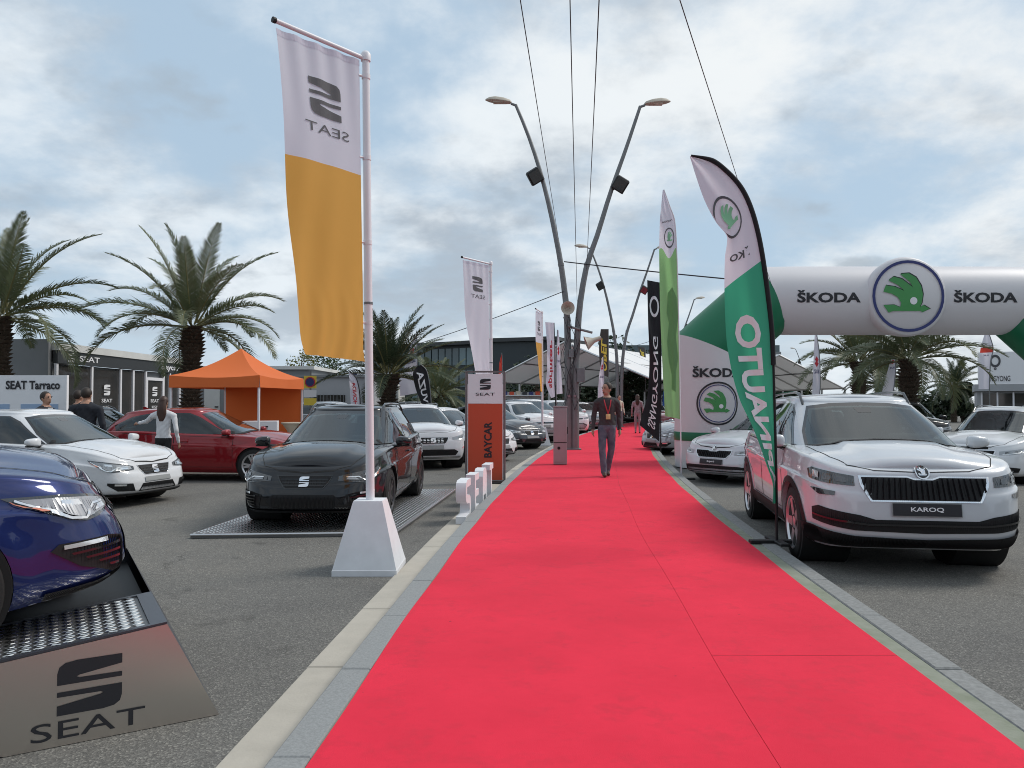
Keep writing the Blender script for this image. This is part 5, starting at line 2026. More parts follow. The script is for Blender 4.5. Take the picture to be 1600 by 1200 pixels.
# ================================================================== flags
def px_flag(name, label, Y, pairs, mats, group=None, pole=None, wave=.05, bands=(), decs=(), nu=10, nv=60, pole_mat='black plastic', foot=True, fz=0.0, cat='flag', polew=.016, slant=0.0):
    """cloth between a pole edge and a free edge given as picture points at depth Y; it billows out of that plane"""
    t = thing(name, label, cat, (0, 0, 0), 0, group)
    n = len(pairs)
    ts = np.linspace(0, 1, n)
    cv = [curve(list(zip(ts, [p[i][j] for p in pairs]))) for i, j in ((0, 0), (0, 1), (1, 0), (1, 1))]

    def S(u, v, off=0.0):
        px = float(cv[0](v)) * (1 - u) + float(cv[2](v)) * u
        py = float(cv[1](v)) * (1 - u) + float(cv[3](v)) * u
        w = wave * u * (math.sin(v * 9 + u * 3) + .5 * math.sin(v * 17 + u * 6 + 1)) + .35 * wave * math.sin(u * 11 + v * 2) * u * (1 - u) * 3
        yy = Y + w + slant * u
        p = ppt(px, py, yy)
        p.y -= off
        return p
    cl = None
    edges = [lambda u: 0.0] + list(bands) + [lambda u: 1.0]
    for k in range(len(edges) - 1):
        e0, e1 = edges[k], edges[k + 1]
        fl = MB().grid(lambda u, v: S(u, e0(u) + (e1(u) - e0(u)) * v), nu, max(6, nv // len(edges)))
        o = link('cloth', fl.mesh('cloth', 60, False), mats[k], t)
        cl = cl or o
    for k, (nm, shape, u0, v0, ku, kv, mt, rot) in enumerate(decs):
        # rot False: mirrored, upright. rot True: mirrored, letters stacked along the pole
        sh = refine((np.array(shape[0]), shape[1]), .25)
        if rot:
            fn = lambda a, b: S(min(max(u0 - b * ku, .01), .99), min(max(v0 - a * kv, .005), .995), .012)
        else:
            fn = lambda a, b: S(min(max(u0 + a * ku, .01), .99), min(max(v0 - b * kv, .005), .995), .012)
        decal(nm, sh, fn, mt, cl)
    if pole is None:
        pole = [p[0] for p in pairs]
    base = pole[-1]
    m = curve([(k, p[0]) for k, p in enumerate(pole)])
    m2 = curve([(k, p[1]) for k, p in enumerate(pole)])
    path = [ppt(float(m(k)), float(m2(k)), Y) for k in np.linspace(0, len(pole) - 1, 26)]
    path[-1].z = max(path[-1].z, fz + .03)
    end = Vector((path[-1].x, Y, fz + 0.02))
    path.append(end)
    part('pole', MB().tube(path, list(np.linspace(polew * .7, polew, len(path))), 7), pole_mat, t, 60)
    if foot:
        part('foot', MB().bbox((end.x, Y, fz + .015), (.55, .09, .03), .006).bbox((end.x, Y, fz + .018), (.09, .5, .026), .006), 'black plastic', t)
    return t


# ---- the large upright flags on white pyramids
def boom_flag(label, loc, bdir, lower, lean=0.0, swing=0.0, names=True, phase=0.0):
    t = thing('boom_flag', label, 'flag', loc, 0, 'tall boom flags on white pyramid bases')
    T = 4.83
    b = MB()
    h, w0, w1 = .65, .29, .132
    ring = []
    for z, w in ((0, w0), (.05, w0), (.055, w0 - .004), (h - .02, w1 + .006), (h, w1)):
        for sx, sy in ((-1, -1), (1, -1), (1, 1), (-1, 1)):
            ring.append((sx * w, sy * w, z))
    b.add(ring, [(r * 4 + k, r * 4 + (k + 1) % 4, r * 4 + 4 + (k + 1) % 4, r * 4 + 4 + k) for r in range(4) for k in range(4)] + [(3, 2, 1, 0), (16, 17, 18, 19)])
    part('base', b, 'matt white block', t)
    top = Vector((lean, 0, T))
    foot = Vector((0, 0, h))
    part('pole', MB().tube([foot - Vector((0, 0, .05)), foot + (top - foot) * .5, top], [.040, .038, .034], 14), 'white coated metal', t, 50)
    part('pole_cap', MB().lathe([(.046, -.06), (.05, 0), (.03, .03), (0, .035)], 14, Matrix.Translation(top)), 'white coated metal', t, 50)
    part('collar', MB().tube([foot + (top - foot) * .435, foot + (top - foot) * .44], .043, 12), 'galvanised', t)
    bd = Vector((bdir[0], bdir[1], .02)).normalized()
    BL = .93
    be = top + bd * BL - Vector((0, 0, .03))
    bm_ = part('boom', MB().tube([top - Vector((0, 0, .04)), be], .021, 10), 'white coated metal', t, 50)
    part('boom_cap', MB().tube([be, be + bd * .03], .026, 10), 'black plastic', bm_)
    zt, zb = T - .075, 1.93
    side = Vector((-bd.y, bd.x, 0)).normalized()
    if side.y > 0:
        side = -side

    def S(u, v, off=0.0):
        a = swing * v ** 1.3
        d = Vector((bd.x * math.cos(a) - bd.y * math.sin(a), bd.x * math.sin(a) + bd.y * math.cos(a), 0))
        w = (.86 - .10 * v ** .8)
        pole = foot + (top - foot) * ((zt + (zb - zt) * v - h) / (T - h))
        p = pole + d * (.075 + w * u)
        p.z = zt + (zb - zt) * v + (.03 * u if v > .9 else 0) * (v - .9) * 10
        n = Vector((-d.y, d.x, 0))
        if n.y > 0:
            n = -n
        e = math.sin(math.pi * min(u * 1.0, 1))
        bil = .10 * v ** .7 * math.sin(2.2 * u + 3.5 * v + phase) * u
        fold = .012 * math.sin(u * 26 + v * 3 + phase) * max(0, 1 - v * 3.0) + .022 * math.sin(u * 15 - 9 * v) * v * u + .010 * math.sin(u * 31 + 6 * math.sin(v * 9)) * max(0, v - .75) * 4 + .03 * math.sin(14 * v + 4 * u + phase) * max(0, u - .55) * v
        p += n * (bil + fold + off)
        return p
    vs = .385
    Sw = MB().grid(lambda u, v: S(u, v * vs), 40, 30)
    Sl = MB().grid(lambda u, v: S(u, vs + v * (1 - vs)), 40, 50)
    cl = part('cloth', Sw, 'flag white', t, 60, False)
    part('lower_cloth', Sl, lower, t, 60, False)
    part('hem', MB().grid(lambda u, v: S(u, v * .02, .003), 30, 2), 'flag white', cl)
    H = zt - zb
    decal('emblem', refine(fit2d(S_LOGO, .34, .34), .04), lambda a, b: S(.47 + a / .86, .175 - b / H, .006), 'print grey', cl)
    decal('lettering', refine(fit2d(text2d('SEAT', .0), .50, .085), .05), lambda a, b: S(.46 + a / .86, .275 - b / H, .006), 'print grey', cl)
    for z in (4.62, 3.85, 3.05, 2.30):
        q = foot + (top - foot) * ((z - h) / (T - h))
        part('clip', MB().tube([q, q + bd * .085 + Vector((0, 0, -.01))], .012, 6).tube([q - Vector((0, 0, .022)), q + Vector((0, 0, .022))], .041, 12), 'white coated metal', t, 50)
    return t


boom_flag('tall white and orange flag on a white pyramid base, nearest of its kind', (-1.318, 7.17, 0), (-.69, -.72), 'flag orange', -.062, .34)
boom_flag('all-white tall boom flag rising behind the red totem sign', (-.48, 17.9, 0), (-.66, -.75), 'flag white', -.02, .35, phase=1.2)
boom_flag('slim white and orange boom flag beside the grey cabinet', (1.09, 27.6, 0), (-.27, -.96), 'flag orange', -.01, .1, phase=2.2)

ONE = lambda s, w, h: fit2d(s, w, h)
# nearest feather flag
fp = [((1082, 240), (1080, 242)), ((1113, 247), (1090, 275)), ((1140, 267), (1103, 312)), ((1163, 295), (1120, 345)), ((1178, 330), (1138, 372)), ((1190, 380), (1134, 405)), ((1200, 450), (1133, 450)),
      ((1207, 520), (1135, 520)), ((1209, 570), (1142, 572)), ((1210, 620), (1155, 622)), ((1211, 670), (1176, 668)), ((1211, 720), (1194, 718)), ((1212, 760), (1207, 762)), ((1212, 786), (1206, 786))]


def fsplit(u, v):
    n = len(fp) - 1
    k = min(int(v * n), n - 1)
    f = v * n - k
    y = (fp[k][0][1] * (1 - f) + fp[k + 1][0][1] * f) * (1 - u) + (fp[k][1][1] * (1 - f) + fp[k + 1][1][1] * f) * u
    x = (fp[k][0][0] * (1 - f) + fp[k + 1][0][0] * f) * (1 - u) + (fp[k][1][0] * (1 - f) + fp[k + 1][1][0] * f) * u
    return y > 405 + (1195 - x) * .74


def fband(u):
    lo, hi = .25, .7
    for _ in range(24):
        m = (lo + hi) / 2
        lo, hi = (lo, m) if fsplit(u, m) else (m, hi)
    return lo


ff = px_flag('feather_flag', 'large white and green feather flag on black pole before the white SUV', 7.80, fp, ['flag white', 'flag green'], 'feather flags', wave=.05, bands=[fband], nu=24, nv=170, polew=.014, fz=.134,
             pole=[(1082, 240), (1113, 247), (1140, 267), (1163, 295), (1178, 330), (1190, 380), (1200, 450), (1207, 520), (1210, 620), (1212, 760), (1212, 845)],
             decs=[('emblem_ring', ring2d(.88, 1, 28), .70, .255, .36, .075, 'print grey', False), ('emblem_bird', (BIRD[0] * .8, BIRD[1]), .70, .255, .36, .075, 'print pale green', False),
                   ('lettering', ONE(text2d('ŠKO', .04), 2, 1), .60, .388, .27, .024, 'print grey', False),
                   ('lettering', ONE(text2d('APINAUTO', .05), 8.6, 1.0), .53, .715, .56, .0485, 'print white', True)])
sl = MB()
px = [(1082, 240), (1113, 247), (1140, 267), (1163, 295), (1178, 330), (1190, 380), (1200, 450), (1207, 520), (1209, 570)]
cx_ = curve([(k, p[0]) for k, p in enumerate(px)])
cy_ = curve([(k, p[1]) for k, p in enumerate(px)])
sl.tube([ppt(float(cx_(k)), float(cy_(k)), 7.80) for k in np.linspace(0, 8, 60)], [.010 + .016 * min(1, k / 8) for k in range(60)], 8)
part('pole_sleeve', sl, 'flag black', ff, 60)
# second feather
fp2 = [((1039, 294), (1037, 295)), ((1048, 320), (1034, 325)), ((1056, 345), (1032, 350)), ((1059, 400), (1031, 400)), ((1061, 480), (1032, 480)), ((1062, 565), (1035, 565)), ((1063, 655), (1039, 650))]
px_flag('feather_flag', 'slim white and light green feather flag left of the arch leg', 15.5, fp2, ['flag white', 'flag light green'], 'feather flags', wave=.07, nu=20, nv=150, polew=.014, pole_mat='white coated metal',
        bands=[lambda u: .485 + .022 * math.cos((u - .45) * 7)],
        pole=[(1039, 294), (1048, 320), (1056, 345), (1059, 400), (1062, 565), (1063, 655), (1064, 749)],
        decs=[('lettering', ONE(text2d('ŠKODA', .04), 2, 1), .52, .315, .36, .018, 'print grey', False), ('emblem_ring', ring2d(.85, 1, 24), .42, .415, .30, .05, 'print grey', False), ('emblem_bird', (BIRD[0] * .75, BIRD[1]), .42, .415, .30, .05, 'print pale green', False),
              ('printed_figure', poly2d([(-.5, 1), (-.1, 1.25), (.35, 1.1), (.5, .6), (.3, .35), (.55, -.1), (.45, -.55), (.2, -.9), (.25, -1.25), (-.2, -1.3), (-.3, -.8), (-.55, -.5), (-.35, 0), (-.6, .5)][::-1]), .38, .76, .55, .125, 'flag olive', False)])
px_flag('feather_flag', 'tall black flag with white vertical lettering right of the walking man', 22.2, [((1033, 441), (1012, 437)), ((1033, 500), (1013, 500)), ((1033, 560), (1015, 560)), ((1032, 620), (1012, 615)), ((1031, 660), (1004, 645)), ((1030, 690), (999, 664))], ['flag black'], 'feather flags', wave=.10,
        pole=[(1033, 436), (1033, 560), (1032, 690), (1032, 712)], polew=.02,
        decs=[('emblem_ring', ring2d(.7, 1, 24), .5, .13, .36, .055, 'print white', False), ('lettering', ONE(text2d('SSANGYONG', .02), 9, 1), .45, .60, .40, .070, 'print white', True)])


def swift(label, Y, pairs, mats=('flag white',), text=None, tcol='print navy', logo=None, rot=False, tv=.5, ku=.4, kv=.05, pole=None, group='small banners between the cars', wave=.06, pm='galvanised', bands=()):
    decs = []
    if logo:
        decs.append(('emblem', poly2d([(0, 1), (.9, .35), (.35, .1), (.9, -.35), (0, -1), (-.9, -.35), (-.35, -.1), (-.9, .35)][::-1]), .5, logo, .34, .075, 'print red', False))
    if text:
        decs.append(('lettering', ONE(text2d(text, .04), len(text) * (.9 if rot else .8), 1.0), .5, tv, ku, kv, tcol, rot))
    p = pole or [q[0] for q in pairs] + [(pairs[-1][0][0], pairs[-1][0][1] + 20)]
    return px_flag('banner', label, Y, pairs, list(mats), group, pole=p, wave=wave, decs=decs, nu=8, nv=40, polew=.022, pole_mat=pm, bands=bands)


swift('white banner with red emblem in front of the short palm', 31, [((651, 520), (648, 524)), ((651, 545), (637, 552)), ((652, 565), (633, 570)), ((653, 590), (624, 590)), ((653, 614), (625, 619))], text='SUZU', tv=.47, ku=.22, kv=.055, logo=.27)
swift('small black teardrop banner with slanting white letters', 27, [((658, 570), (652, 572)), ((666, 578), (645, 584)), ((671, 600), (649, 606)), ((673, 620), (656, 624)), ((674, 640), (662, 640))], ('flag black',), 'VUZA', 'print white', rot=True, tv=.55, ku=.45, kv=.17)
swift('white banner with red vertical lettering beside the orange boom flag', 29.5, [((866, 504), (852, 503)), ((867, 545), (855, 545)), ((867, 575), (855, 575)), ((867, 598), (853, 598)), ((868, 620), (861, 622))], text='sprinter', tcol='print red', rot=True, tv=.5, ku=.55, kv=.095, pm='black plastic')
swift('white banner with red emblem just left of the lamp post', 33, [((871, 515), (873, 516)), ((870, 545), (875, 545)), ((869, 580), (877, 580)), ((869, 616), (879, 615))], text='SU', tv=.52, ku=.3, kv=.035, logo=.36)
swift('tall dark grey banner with yellow letters behind the walking man', 42, [((951, 514), (939, 514)), ((951, 545), (936, 540)), ((951, 570), (937, 565)), ((951, 590), (939, 584))], ('flag charcoal',), 'OPEL', 'print yellow', rot=True, tv=.52, ku=.6, kv=.19)
swift('short grey banner with yellow letters near the black flag', 56, [((1008, 543), (996, 541)), ((1009, 560), (1001, 556)), ((1009, 577), (1006, 572))], ('flag charcoal',), 'OPEL', 'print yellow', rot=True, tv=.5, ku=.5, kv=.2)
swift('narrow white banner beside the head of the walking man', 38, [((943, 557), (941, 558)), ((944, 590), (936, 590)), ((944, 621), (934, 623))], text='SUZ', tv=.48, ku=.3, kv=.05, logo=.25)
swift('plain red banner behind the light green feather flag', 34, [((1041, 492), (1034, 490)), ((1042, 530), (1034, 530)), ((1043, 566), (1035, 566))], ('flag red',))
swift('small blue banner low behind the light green flag', 50, [((1046, 605), (1036, 612)), ((1046, 636), (1035, 634))], ('flag blue',))
swift('white banner with red emblem left of the palms under the arch', 31, [((1277, 521), (1274, 521)), ((1281, 555), (1272, 555)), ((1282, 595), (1270, 595)), ((1280, 638), (1268, 640))], text='SUZ', tv=.55, ku=.3, kv=.05, logo=.42)
swift('white banner with red emblem between the two palms', 32, [((1398, 551), (1396, 551)), ((1400, 575), (1388, 577)), ((1396, 618), (1376, 618))], text='SUZ', tv=.48, ku=.3, kv=.05, logo=.30)
swift('white and red banner in front of the roof-sign showroom', 30, [((1546, 518), (1541, 518)), ((1553, 545), (1533, 545)), ((1549, 562), (1531, 562)), ((1546, 608), (1529, 608))], ('flag white', 'flag red', 'flag white'), text='SUZ', tv=.55, ku=.2, kv=.05, bands=[lambda u: .28 + .03 * u, lambda u: .44 + .02 * u])
swift('small white feather banner before the sign-topped booth', 26, [((546, 580), (545, 581)), ((557, 592), (546, 596)), ((562, 615), (547, 616)), ((563, 637), (549, 638))], text='HONDA', tcol='print red', rot=True, tv=.66, ku=.4, kv=.12, pm='black plastic')
swift('tiny red and white pennant beside the totem sign', 40, [((784, 551), (784, 552)), ((785, 568), (780, 570)), ((785, 582), (779, 586))], ('flag red',))

# ------------------------------------------------------------------ display ramps
# low chequer platform of the black estate
pl = thing('display_platform', 'low chequer-plate platform under the black estate car', 'platform')
q = [Vector((-3.66, 8.78, 0)), Vector((-1.36, 8.95, 0)), Vector((-.98, 13.35, 0)), Vector((-3.30, 13.2, 0))]
ph = .055
part('deck', MB().prism([(p.x, p.y) for p in q], lambda a, b, d: (a, b, d), .004, ph), 'chequer plate', pl)
rb = MB()
for k in range(44):
    v = (k + .5) / 44
    a, b = q[0].lerp(q[1], v), q[3].lerp(q[2], v)
    for m in range(50):
        u0, u1 = (m + .03 + .5 * (k % 2)) / 51, (m + .97 + .5 * (k % 2)) / 51
        p0, p1 = a.lerp(b, u0), a.lerp(b, u1)
        w = Vector((-.015, 0, 0))
        mid = (p0 + p1) / 2
        zz = Vector((0, 0, ph + .001))
        rb.add([p0 + zz, mid - w + zz, p1 + zz, mid + w + zz, mid + zz + Vector((0, 0, .007))], [(0, 1, 4), (1, 2, 4), (2, 3, 4), (3, 0, 4)])
o = part('tread_pattern', rb, 'chequer bright', pl)
o['kind'] = 'stuff'
ed = MB()
for i in range(4):
    a, b = q[i], q[(i + 1) % 4]
    ed.tube([a + Vector((0, 0, ph - .012)), b + Vector((0, 0, ph - .012))], .014, 6)
part('edge_trim', ed, 'aluminium', pl)

# steel-sided ramp of the blue car
rp = thing('display_ramp', 'brushed steel and chequer-plate display ramp carrying the blue car', 'ramp')
BR = Vector((-1.453, 3.85, 0))
U = Vector((-.857, -.516, 0)).normalized()
Nn = Vector((-.516, .857, 0)).normalized()


def RP(t, n, h):
    return BR + U * t + Nn * n + Vector((0, 0, h))


def rh(t):
    return .484 - (t - .242) * .108


tl = 1.05
side = [(0, .004), (.242, rh(.242)), (3.9, rh(3.9)), (3.9, .004)]
# the side plate leans in slightly
steel = MB().add([RP(0, 0, .003), RP(.242, 0.0, rh(.242)), RP(1.6, 0.0, rh(1.6)), RP(.895, 0, .003), RP(0, .02, .003), RP(.242, .02, rh(.242)), RP(1.6, .02, rh(1.6)), RP(.895, .02, .003)],
                 [(0, 3, 2, 1), (4, 5, 6, 7), (0, 1, 5, 4), (1, 2, 6, 5), (2, 3, 7, 6), (3, 0, 4, 7)])
sp_ = part('side_plate', steel, 'brushed steel', rp)
part('rear_side', MB().add([RP(.90, .004, .003), RP(1.605, .004, rh(1.605)), RP(4.2, .004, rh(4.2)), RP(4.2, .004, .003)], [(0, 1, 2, 3)]), 'black plastic', rp)
part('nose', MB().add([RP(0, .02, .003), RP(.242, .02, rh(.242)), RP(.242, 2.25, rh(.242)), RP(0, 2.27, .003)], [(0, 1, 2, 3)]), 'frame charcoal', rp)
part('far_side', MB().add([RP(0, 2.27, .003), RP(.242, 2.25, rh(.242)), RP(4.2, 2.25, rh(4.2)), RP(4.2, 2.27, .003)], [(0, 1, 2, 3)]), 'frame charcoal', rp)
part('back', MB().add([RP(4.2, .004, .003), RP(4.2, .004, rh(4.2)), RP(4.2, 2.25, rh(4.2)), RP(4.2, 2.27, .003)], [(0, 1, 2, 3)]), 'frame charcoal', rp)
fr = MB()


def slab(mb, t0, t1, n0, n1, dz0, dz1):
    vs = []
    for dz in (dz0, dz1):
        for tt, nn in ((t0, n0), (t1, n0), (t1, n1), (t0, n1)):
            vs.append(RP(tt, nn, rh(tt) + dz))
    mb.add(vs, [(3, 2, 1, 0), (4, 5, 6, 7), (0, 1, 5, 4), (1, 2, 6, 5), (2, 3, 7, 6), (3, 0, 4, 7)])


slab(fr, .242, 4.2, .0, .032, .002, .012)
slab(fr, .242, .315, .032, .69, .002, .012)
slab(fr, .315, 4.2, .665, .69, .002, .012)
part('deck_frame', fr, 'frame charcoal', rp)
dk = MB()
slab(dk, .315, 4.2, .032, .665, -.01, .003)
part('chequer_deck', dk, 'chequer plate', rp)
d2 = MB()
slab(d2, .242, 4.2, .69, 2.25, -.12, -.10)
slab(d2, .6, 4.2, 1.65, 2.2, -.10, .003)
part('inner_floor', d2, 'black plastic', rp)
loz = MB()
l_ = [(-.034, 0), (-.014, .0115), (.014, .0115), (.034, 0), (.014, -.0115), (-.014, -.0115)]
loz.add([(a, b, 0) for a, b in l_] + [(a * .6, b * .55, .004) for a, b in l_], [(6, 7, 8, 9, 10, 11)] + [(k, (k + 1) % 6, 6 + (k + 1) % 6, 6 + k) for k in range(6)])
lme = loz.mesh('tread_lozenge')
lme.materials.append(M['chequer bright'])
ang = math.atan2(U.y, U.x)
cnt = 0
for i in range(15):
    for j in range(20):
        tt, nn = .356 + i * .058, .052 + j * .0315
        if (i + j) % 2 == 0:
            yaw = R(24)
        else:
            yaw = R(-24)
        if tt > 1.5:
            continue
        o = bpy.data.objects.new('tread_lozenge', lme)
        COL.objects.link(o)
        o.parent = rp
        o.location = RP(tt, nn, rh(tt) + .0035)
        o.rotation_euler = (0, 0, ang + yaw)
        cnt += 1
fnS = lambda t0, h0: (lambda a, b: RP(t0 - a, -.003, h0 + b))
lettering_ = decal('emblem', fit2d(S_LOGO, .262, .240), fnS(.565, .258), 'print black', sp_)
decal('lettering', fit2d(text2d('SEAT', .0), .46, .080), fnS(.565, .075), 'print black', sp_)


# ================================================================== cars in place
kq = build_car(karoq_params(), front_karoq)
leon = build_car(leon_params(), front_leon)
leon_s = build_car(leon_params(spokes=5, Rw=.322), front_leon, sport=True)
est = build_car(leon_params(RO=1.0, zsh=[(-3.64, .96), (-2.6, .955), (-1.4, .905), (-.3, .865), (.3, .80), (.65, .70), (.86, .585)], z0=[(-3.64, .30), (-2.2, .19), (-.3, .17), (.5, .17), (.86, .19)],
                            zr=[(-3.6, 1.25), (-3.2, 1.33), (-2.2, 1.385), (-1.5, 1.385), (-1.0, 1.35), (0, 1.25)], xb=[(0, -3.56), (.4, -3.48), (1, -3.22)], rails=(-1.15, -3.1), mirror_mat='black gloss',
                            dlo=[(-.50, .06), (-.86, .42), (-1.20, .78), (-1.42, .925), (-2.7, .93), (-3.05, .80), (-3.28, .42), (-3.1, .14), (-2.3, .07)],
                            panes=[[(-.60, .085), (-.90, .41), (-1.22, .75), (-1.43, .89), (-1.64, .895), (-1.68, .085)], [(-1.75, .085), (-1.72, .895), (-2.4, .89), (-2.52, .09)], [(-2.59, .11), (-2.47, .885), (-2.65, .88), (-2.97, .77), (-3.18, .43), (-3.0, .17)]]),
                front_leon, sport=True, dark=True)
sup = build_car(superb_params(), front_superb)
oct_ = build_car(superb_params(), front_superb, txt=None)
aro = build_car(karoq_params(spokes=5), front_arona)
suv = build_car(karoq_params(spokes=5, rails=None), front_plain)

place_car(kq, 'parked_car', 'large white SUV with ribbed grille beside the green feather flag', 'pearl white', (3.72, 7.58, 0), -98.2, 'cars parked right of the carpet', scale=1.035)
place_car(sup, 'parked_car', 'silver estate nosing out in front of the arch leg', 'pearl white', (4.50, 15.15, 0), -142, 'cars parked right of the carpet')
place_car(oct_, 'parked_car', 'white estate at the right edge, behind the large white SUV', 'white', (9.35, 15.25, 0), -136, 'cars parked right of the carpet')
place_car(suv, 'parked_car', 'black SUV roof showing behind the white SUV, below the palms', 'black', (12.3, 23.5, 0), -100, 'cars parked right of the carpet', 'rim dark')
place_car(leon, 'parked_car', 'dark blue car at the right edge before the showroom', 'dark blue', (15.0, 21.0, 0), -160, 'cars parked right of the carpet')
place_car(leon, 'parked_car', 'silver car with dark wheels at the foot of the black flag', 'silver', (4.95, 23.4, 0), -158, 'cars parked right of the carpet', 'rim dark')
place_car(suv, 'parked_car', 'dark red SUV at the far bend of the carpet', 'dark red', (6.6, 32.0, 0), -150, 'cars parked right of the carpet', 'rim dark')

# blue car on the ramp
ba = math.atan2(-U.y, -U.x)
wh = RP(1.19, .33, rh(1.19))
fwd = Vector((-U.x, -U.y, .108)).normalized()
lat = Vector((-fwd.y, fwd.x, 0)).normalized()
upv = fwd.cross(lat)
rm = Matrix((fwd, lat, upv)).transposed()
pos = wh + lat * (.905 - .125)
place_car(leon_s, 'parked_car', 'blue hatchback on the steel ramp, cut off by the left edge', 'blue', pos + Vector((0, 0, -.028)), 0, 'cars parked left of the carpet', tilt=rm.to_euler())
place_car(est, 'parked_car', 'black estate on the low chequer platform behind the nearest flag', 'black', (-2.44, 9.92, .063), -91.5, 'cars parked left of the carpet', 'rim dark')
place_car(leon, 'parked_car', 'white hatchback between the blue car and the red car', 'white', (-6.22, 12.0, 0), -17, 'cars parked left of the carpet')
place_car(leon, 'parked_car', 'red hatchback seen from the side before the orange tent', 'red', (-5.0, 15.9, 0), -3, 'cars parked left of the carpet')
place_car(aro, 'parked_car', 'white compact SUV with barred grille behind the black estate', 'white', (-2.05, 18.3, 0), -72, 'cars parked left of the carpet', scale=.95)
place_car(leon, 'parked_car', 'silver hatchback partly hidden behind the totem sign', 'silver', (-1.6, 22.6, 0), -42, 'cars parked left of the carpet')
place_car(leon, 'parked_car', 'white car whose nose shows right of the totem sign', 'white', (-.85, 20.6, 0), -40, 'cars parked left of the carpet', scale=.98)
place_car(leon, 'parked_car', 'dark grey hatchback between the totem sign and the third boom flag', 'dark grey', (.15, 26.0, 0), -50, 'cars parked left of the carpet')
place_car(suv, 'parked_car', 'white SUV facing the carpet behind the third boom flag', 'white', (.9, 30.5, 0), -62, 'cars parked left of the carpet')
place_car(suv, 'parked_car', 'silver SUV behind the grey cabinet', 'silver', (1.6, 35.5, 0), -60, 'cars parked left of the carpet', scale=1.08)
place_car(suv, 'parked_car', 'off-white SUV with dark wheels right of the lamp post', 'white', (2.6, 36.4, 0), -75, 'cars parked left of the carpet', 'rim dark', scale=1.05)
place_car(suv, 'parked_car', 'white SUV beside the walking man at the far kerb', 'silver', (4.35, 42.5, 0), -65, 'cars parked left of the carpet')
place_car(est, 'parked_car', 'dark grey estate behind the red hatchback', 'dark grey', (-8.9, 18.7, 0), -12, 'cars parked left of the carpet')
place_car(leon, 'parked_car', 'dark red car roof between the orange tent and the black estate', 'dark red', (-5.1, 22.6, 0), 160, 'cars parked left of the carpet')
place_car(est, 'parked_car', 'dark grey estate directly behind the black estate', 'dark grey', (-3.6, 20.2, 0), -85, 'cars parked left of the carpet')
place_car(suv, 'parked_car', 'pale SUV before the sign-topped booth', 'silver', (-5.9, 29.6, 0), -30, 'cars parked left of the carpet')
place_car(leon, 'parked_car', 'red car beneath the black teardrop banner', 'red', (-3.3, 30.6, 0), -15, 'cars parked left of the carpet')
place_car(suv, 'parked_car', 'dark SUV left of the upper totem sign', 'black', (-2.9, 33.5, 0), -30, 'cars parked left of the carpet')
place_car(leon, 'parked_car', 'black car at the far end of the carpet', 'black', (8.4, 58.5, 0), -70, 'cars at the far end')
place_car(leon, 'parked_car', 'white car at the far end right of the black one', 'white', (11.3, 59.5, 0), -95, 'cars at the far end')
place_car(suv, 'parked_car', 'pale SUV at the far end left of the black car', 'silver', (5.8, 52.5, 0), -75, 'cars at the far end')


# ================================================================== palms and trees
def frond_mesh(L, droop, nleaf, seed, lw=.03, ll=.5, spread=1.0):
    r = random.Random(seed)
    mb = MB()
    pts = []
    ang = 0.0
    p = Vector((0, 0, 0))
    n = 14
    a0 = 0.0
    for i in range(n + 1):
        pts.append(p.copy())
        a = a0 - droop * (i / n) ** 1.6
        p = p + Vector((math.cos(a), 0, math.sin(a))) * (L / n)
    mb.tube(pts, [.030 * (1 - .85 * i / n) + .003 for i in range(n + 1)], 4, mi=1)
    side_bend = r.uniform(-.1, .1)
    for k in range(nleaf):
        t = .12 + .88 * (k + r.random() * .5) / nleaf
        f = t * n
        i = min(int(f), n - 1)
        q = pts[i].lerp(pts[i + 1], f - i)
        d = (pts[i + 1] - pts[i]).normalized()
        up = Vector((-d.z, 0, d.x))
        l = ll * math.sin(math.pi * min(1, .18 + t * .80)) ** .7 * r.uniform(.85, 1.1)
        for sg in (-1, 1):
            dirn = (d * (.62 + .5 * t) + Vector((0, sg * spread, 0)) + up * r.uniform(.15, .55)).normalized()
            tip = q + dirn * l + Vector((0, 0, -l * .22 * r.uniform(.4, 1.4)))
            mid = q + dirn * l * .5
            wv = d * lw * .5
            mb.add([q - wv * .6, q + wv * .6, mid + wv, tip, mid - wv], [(0, 1, 2, 4), (4, 2, 3)])
    return mb.mesh('frond', None, False)


_FR = {}


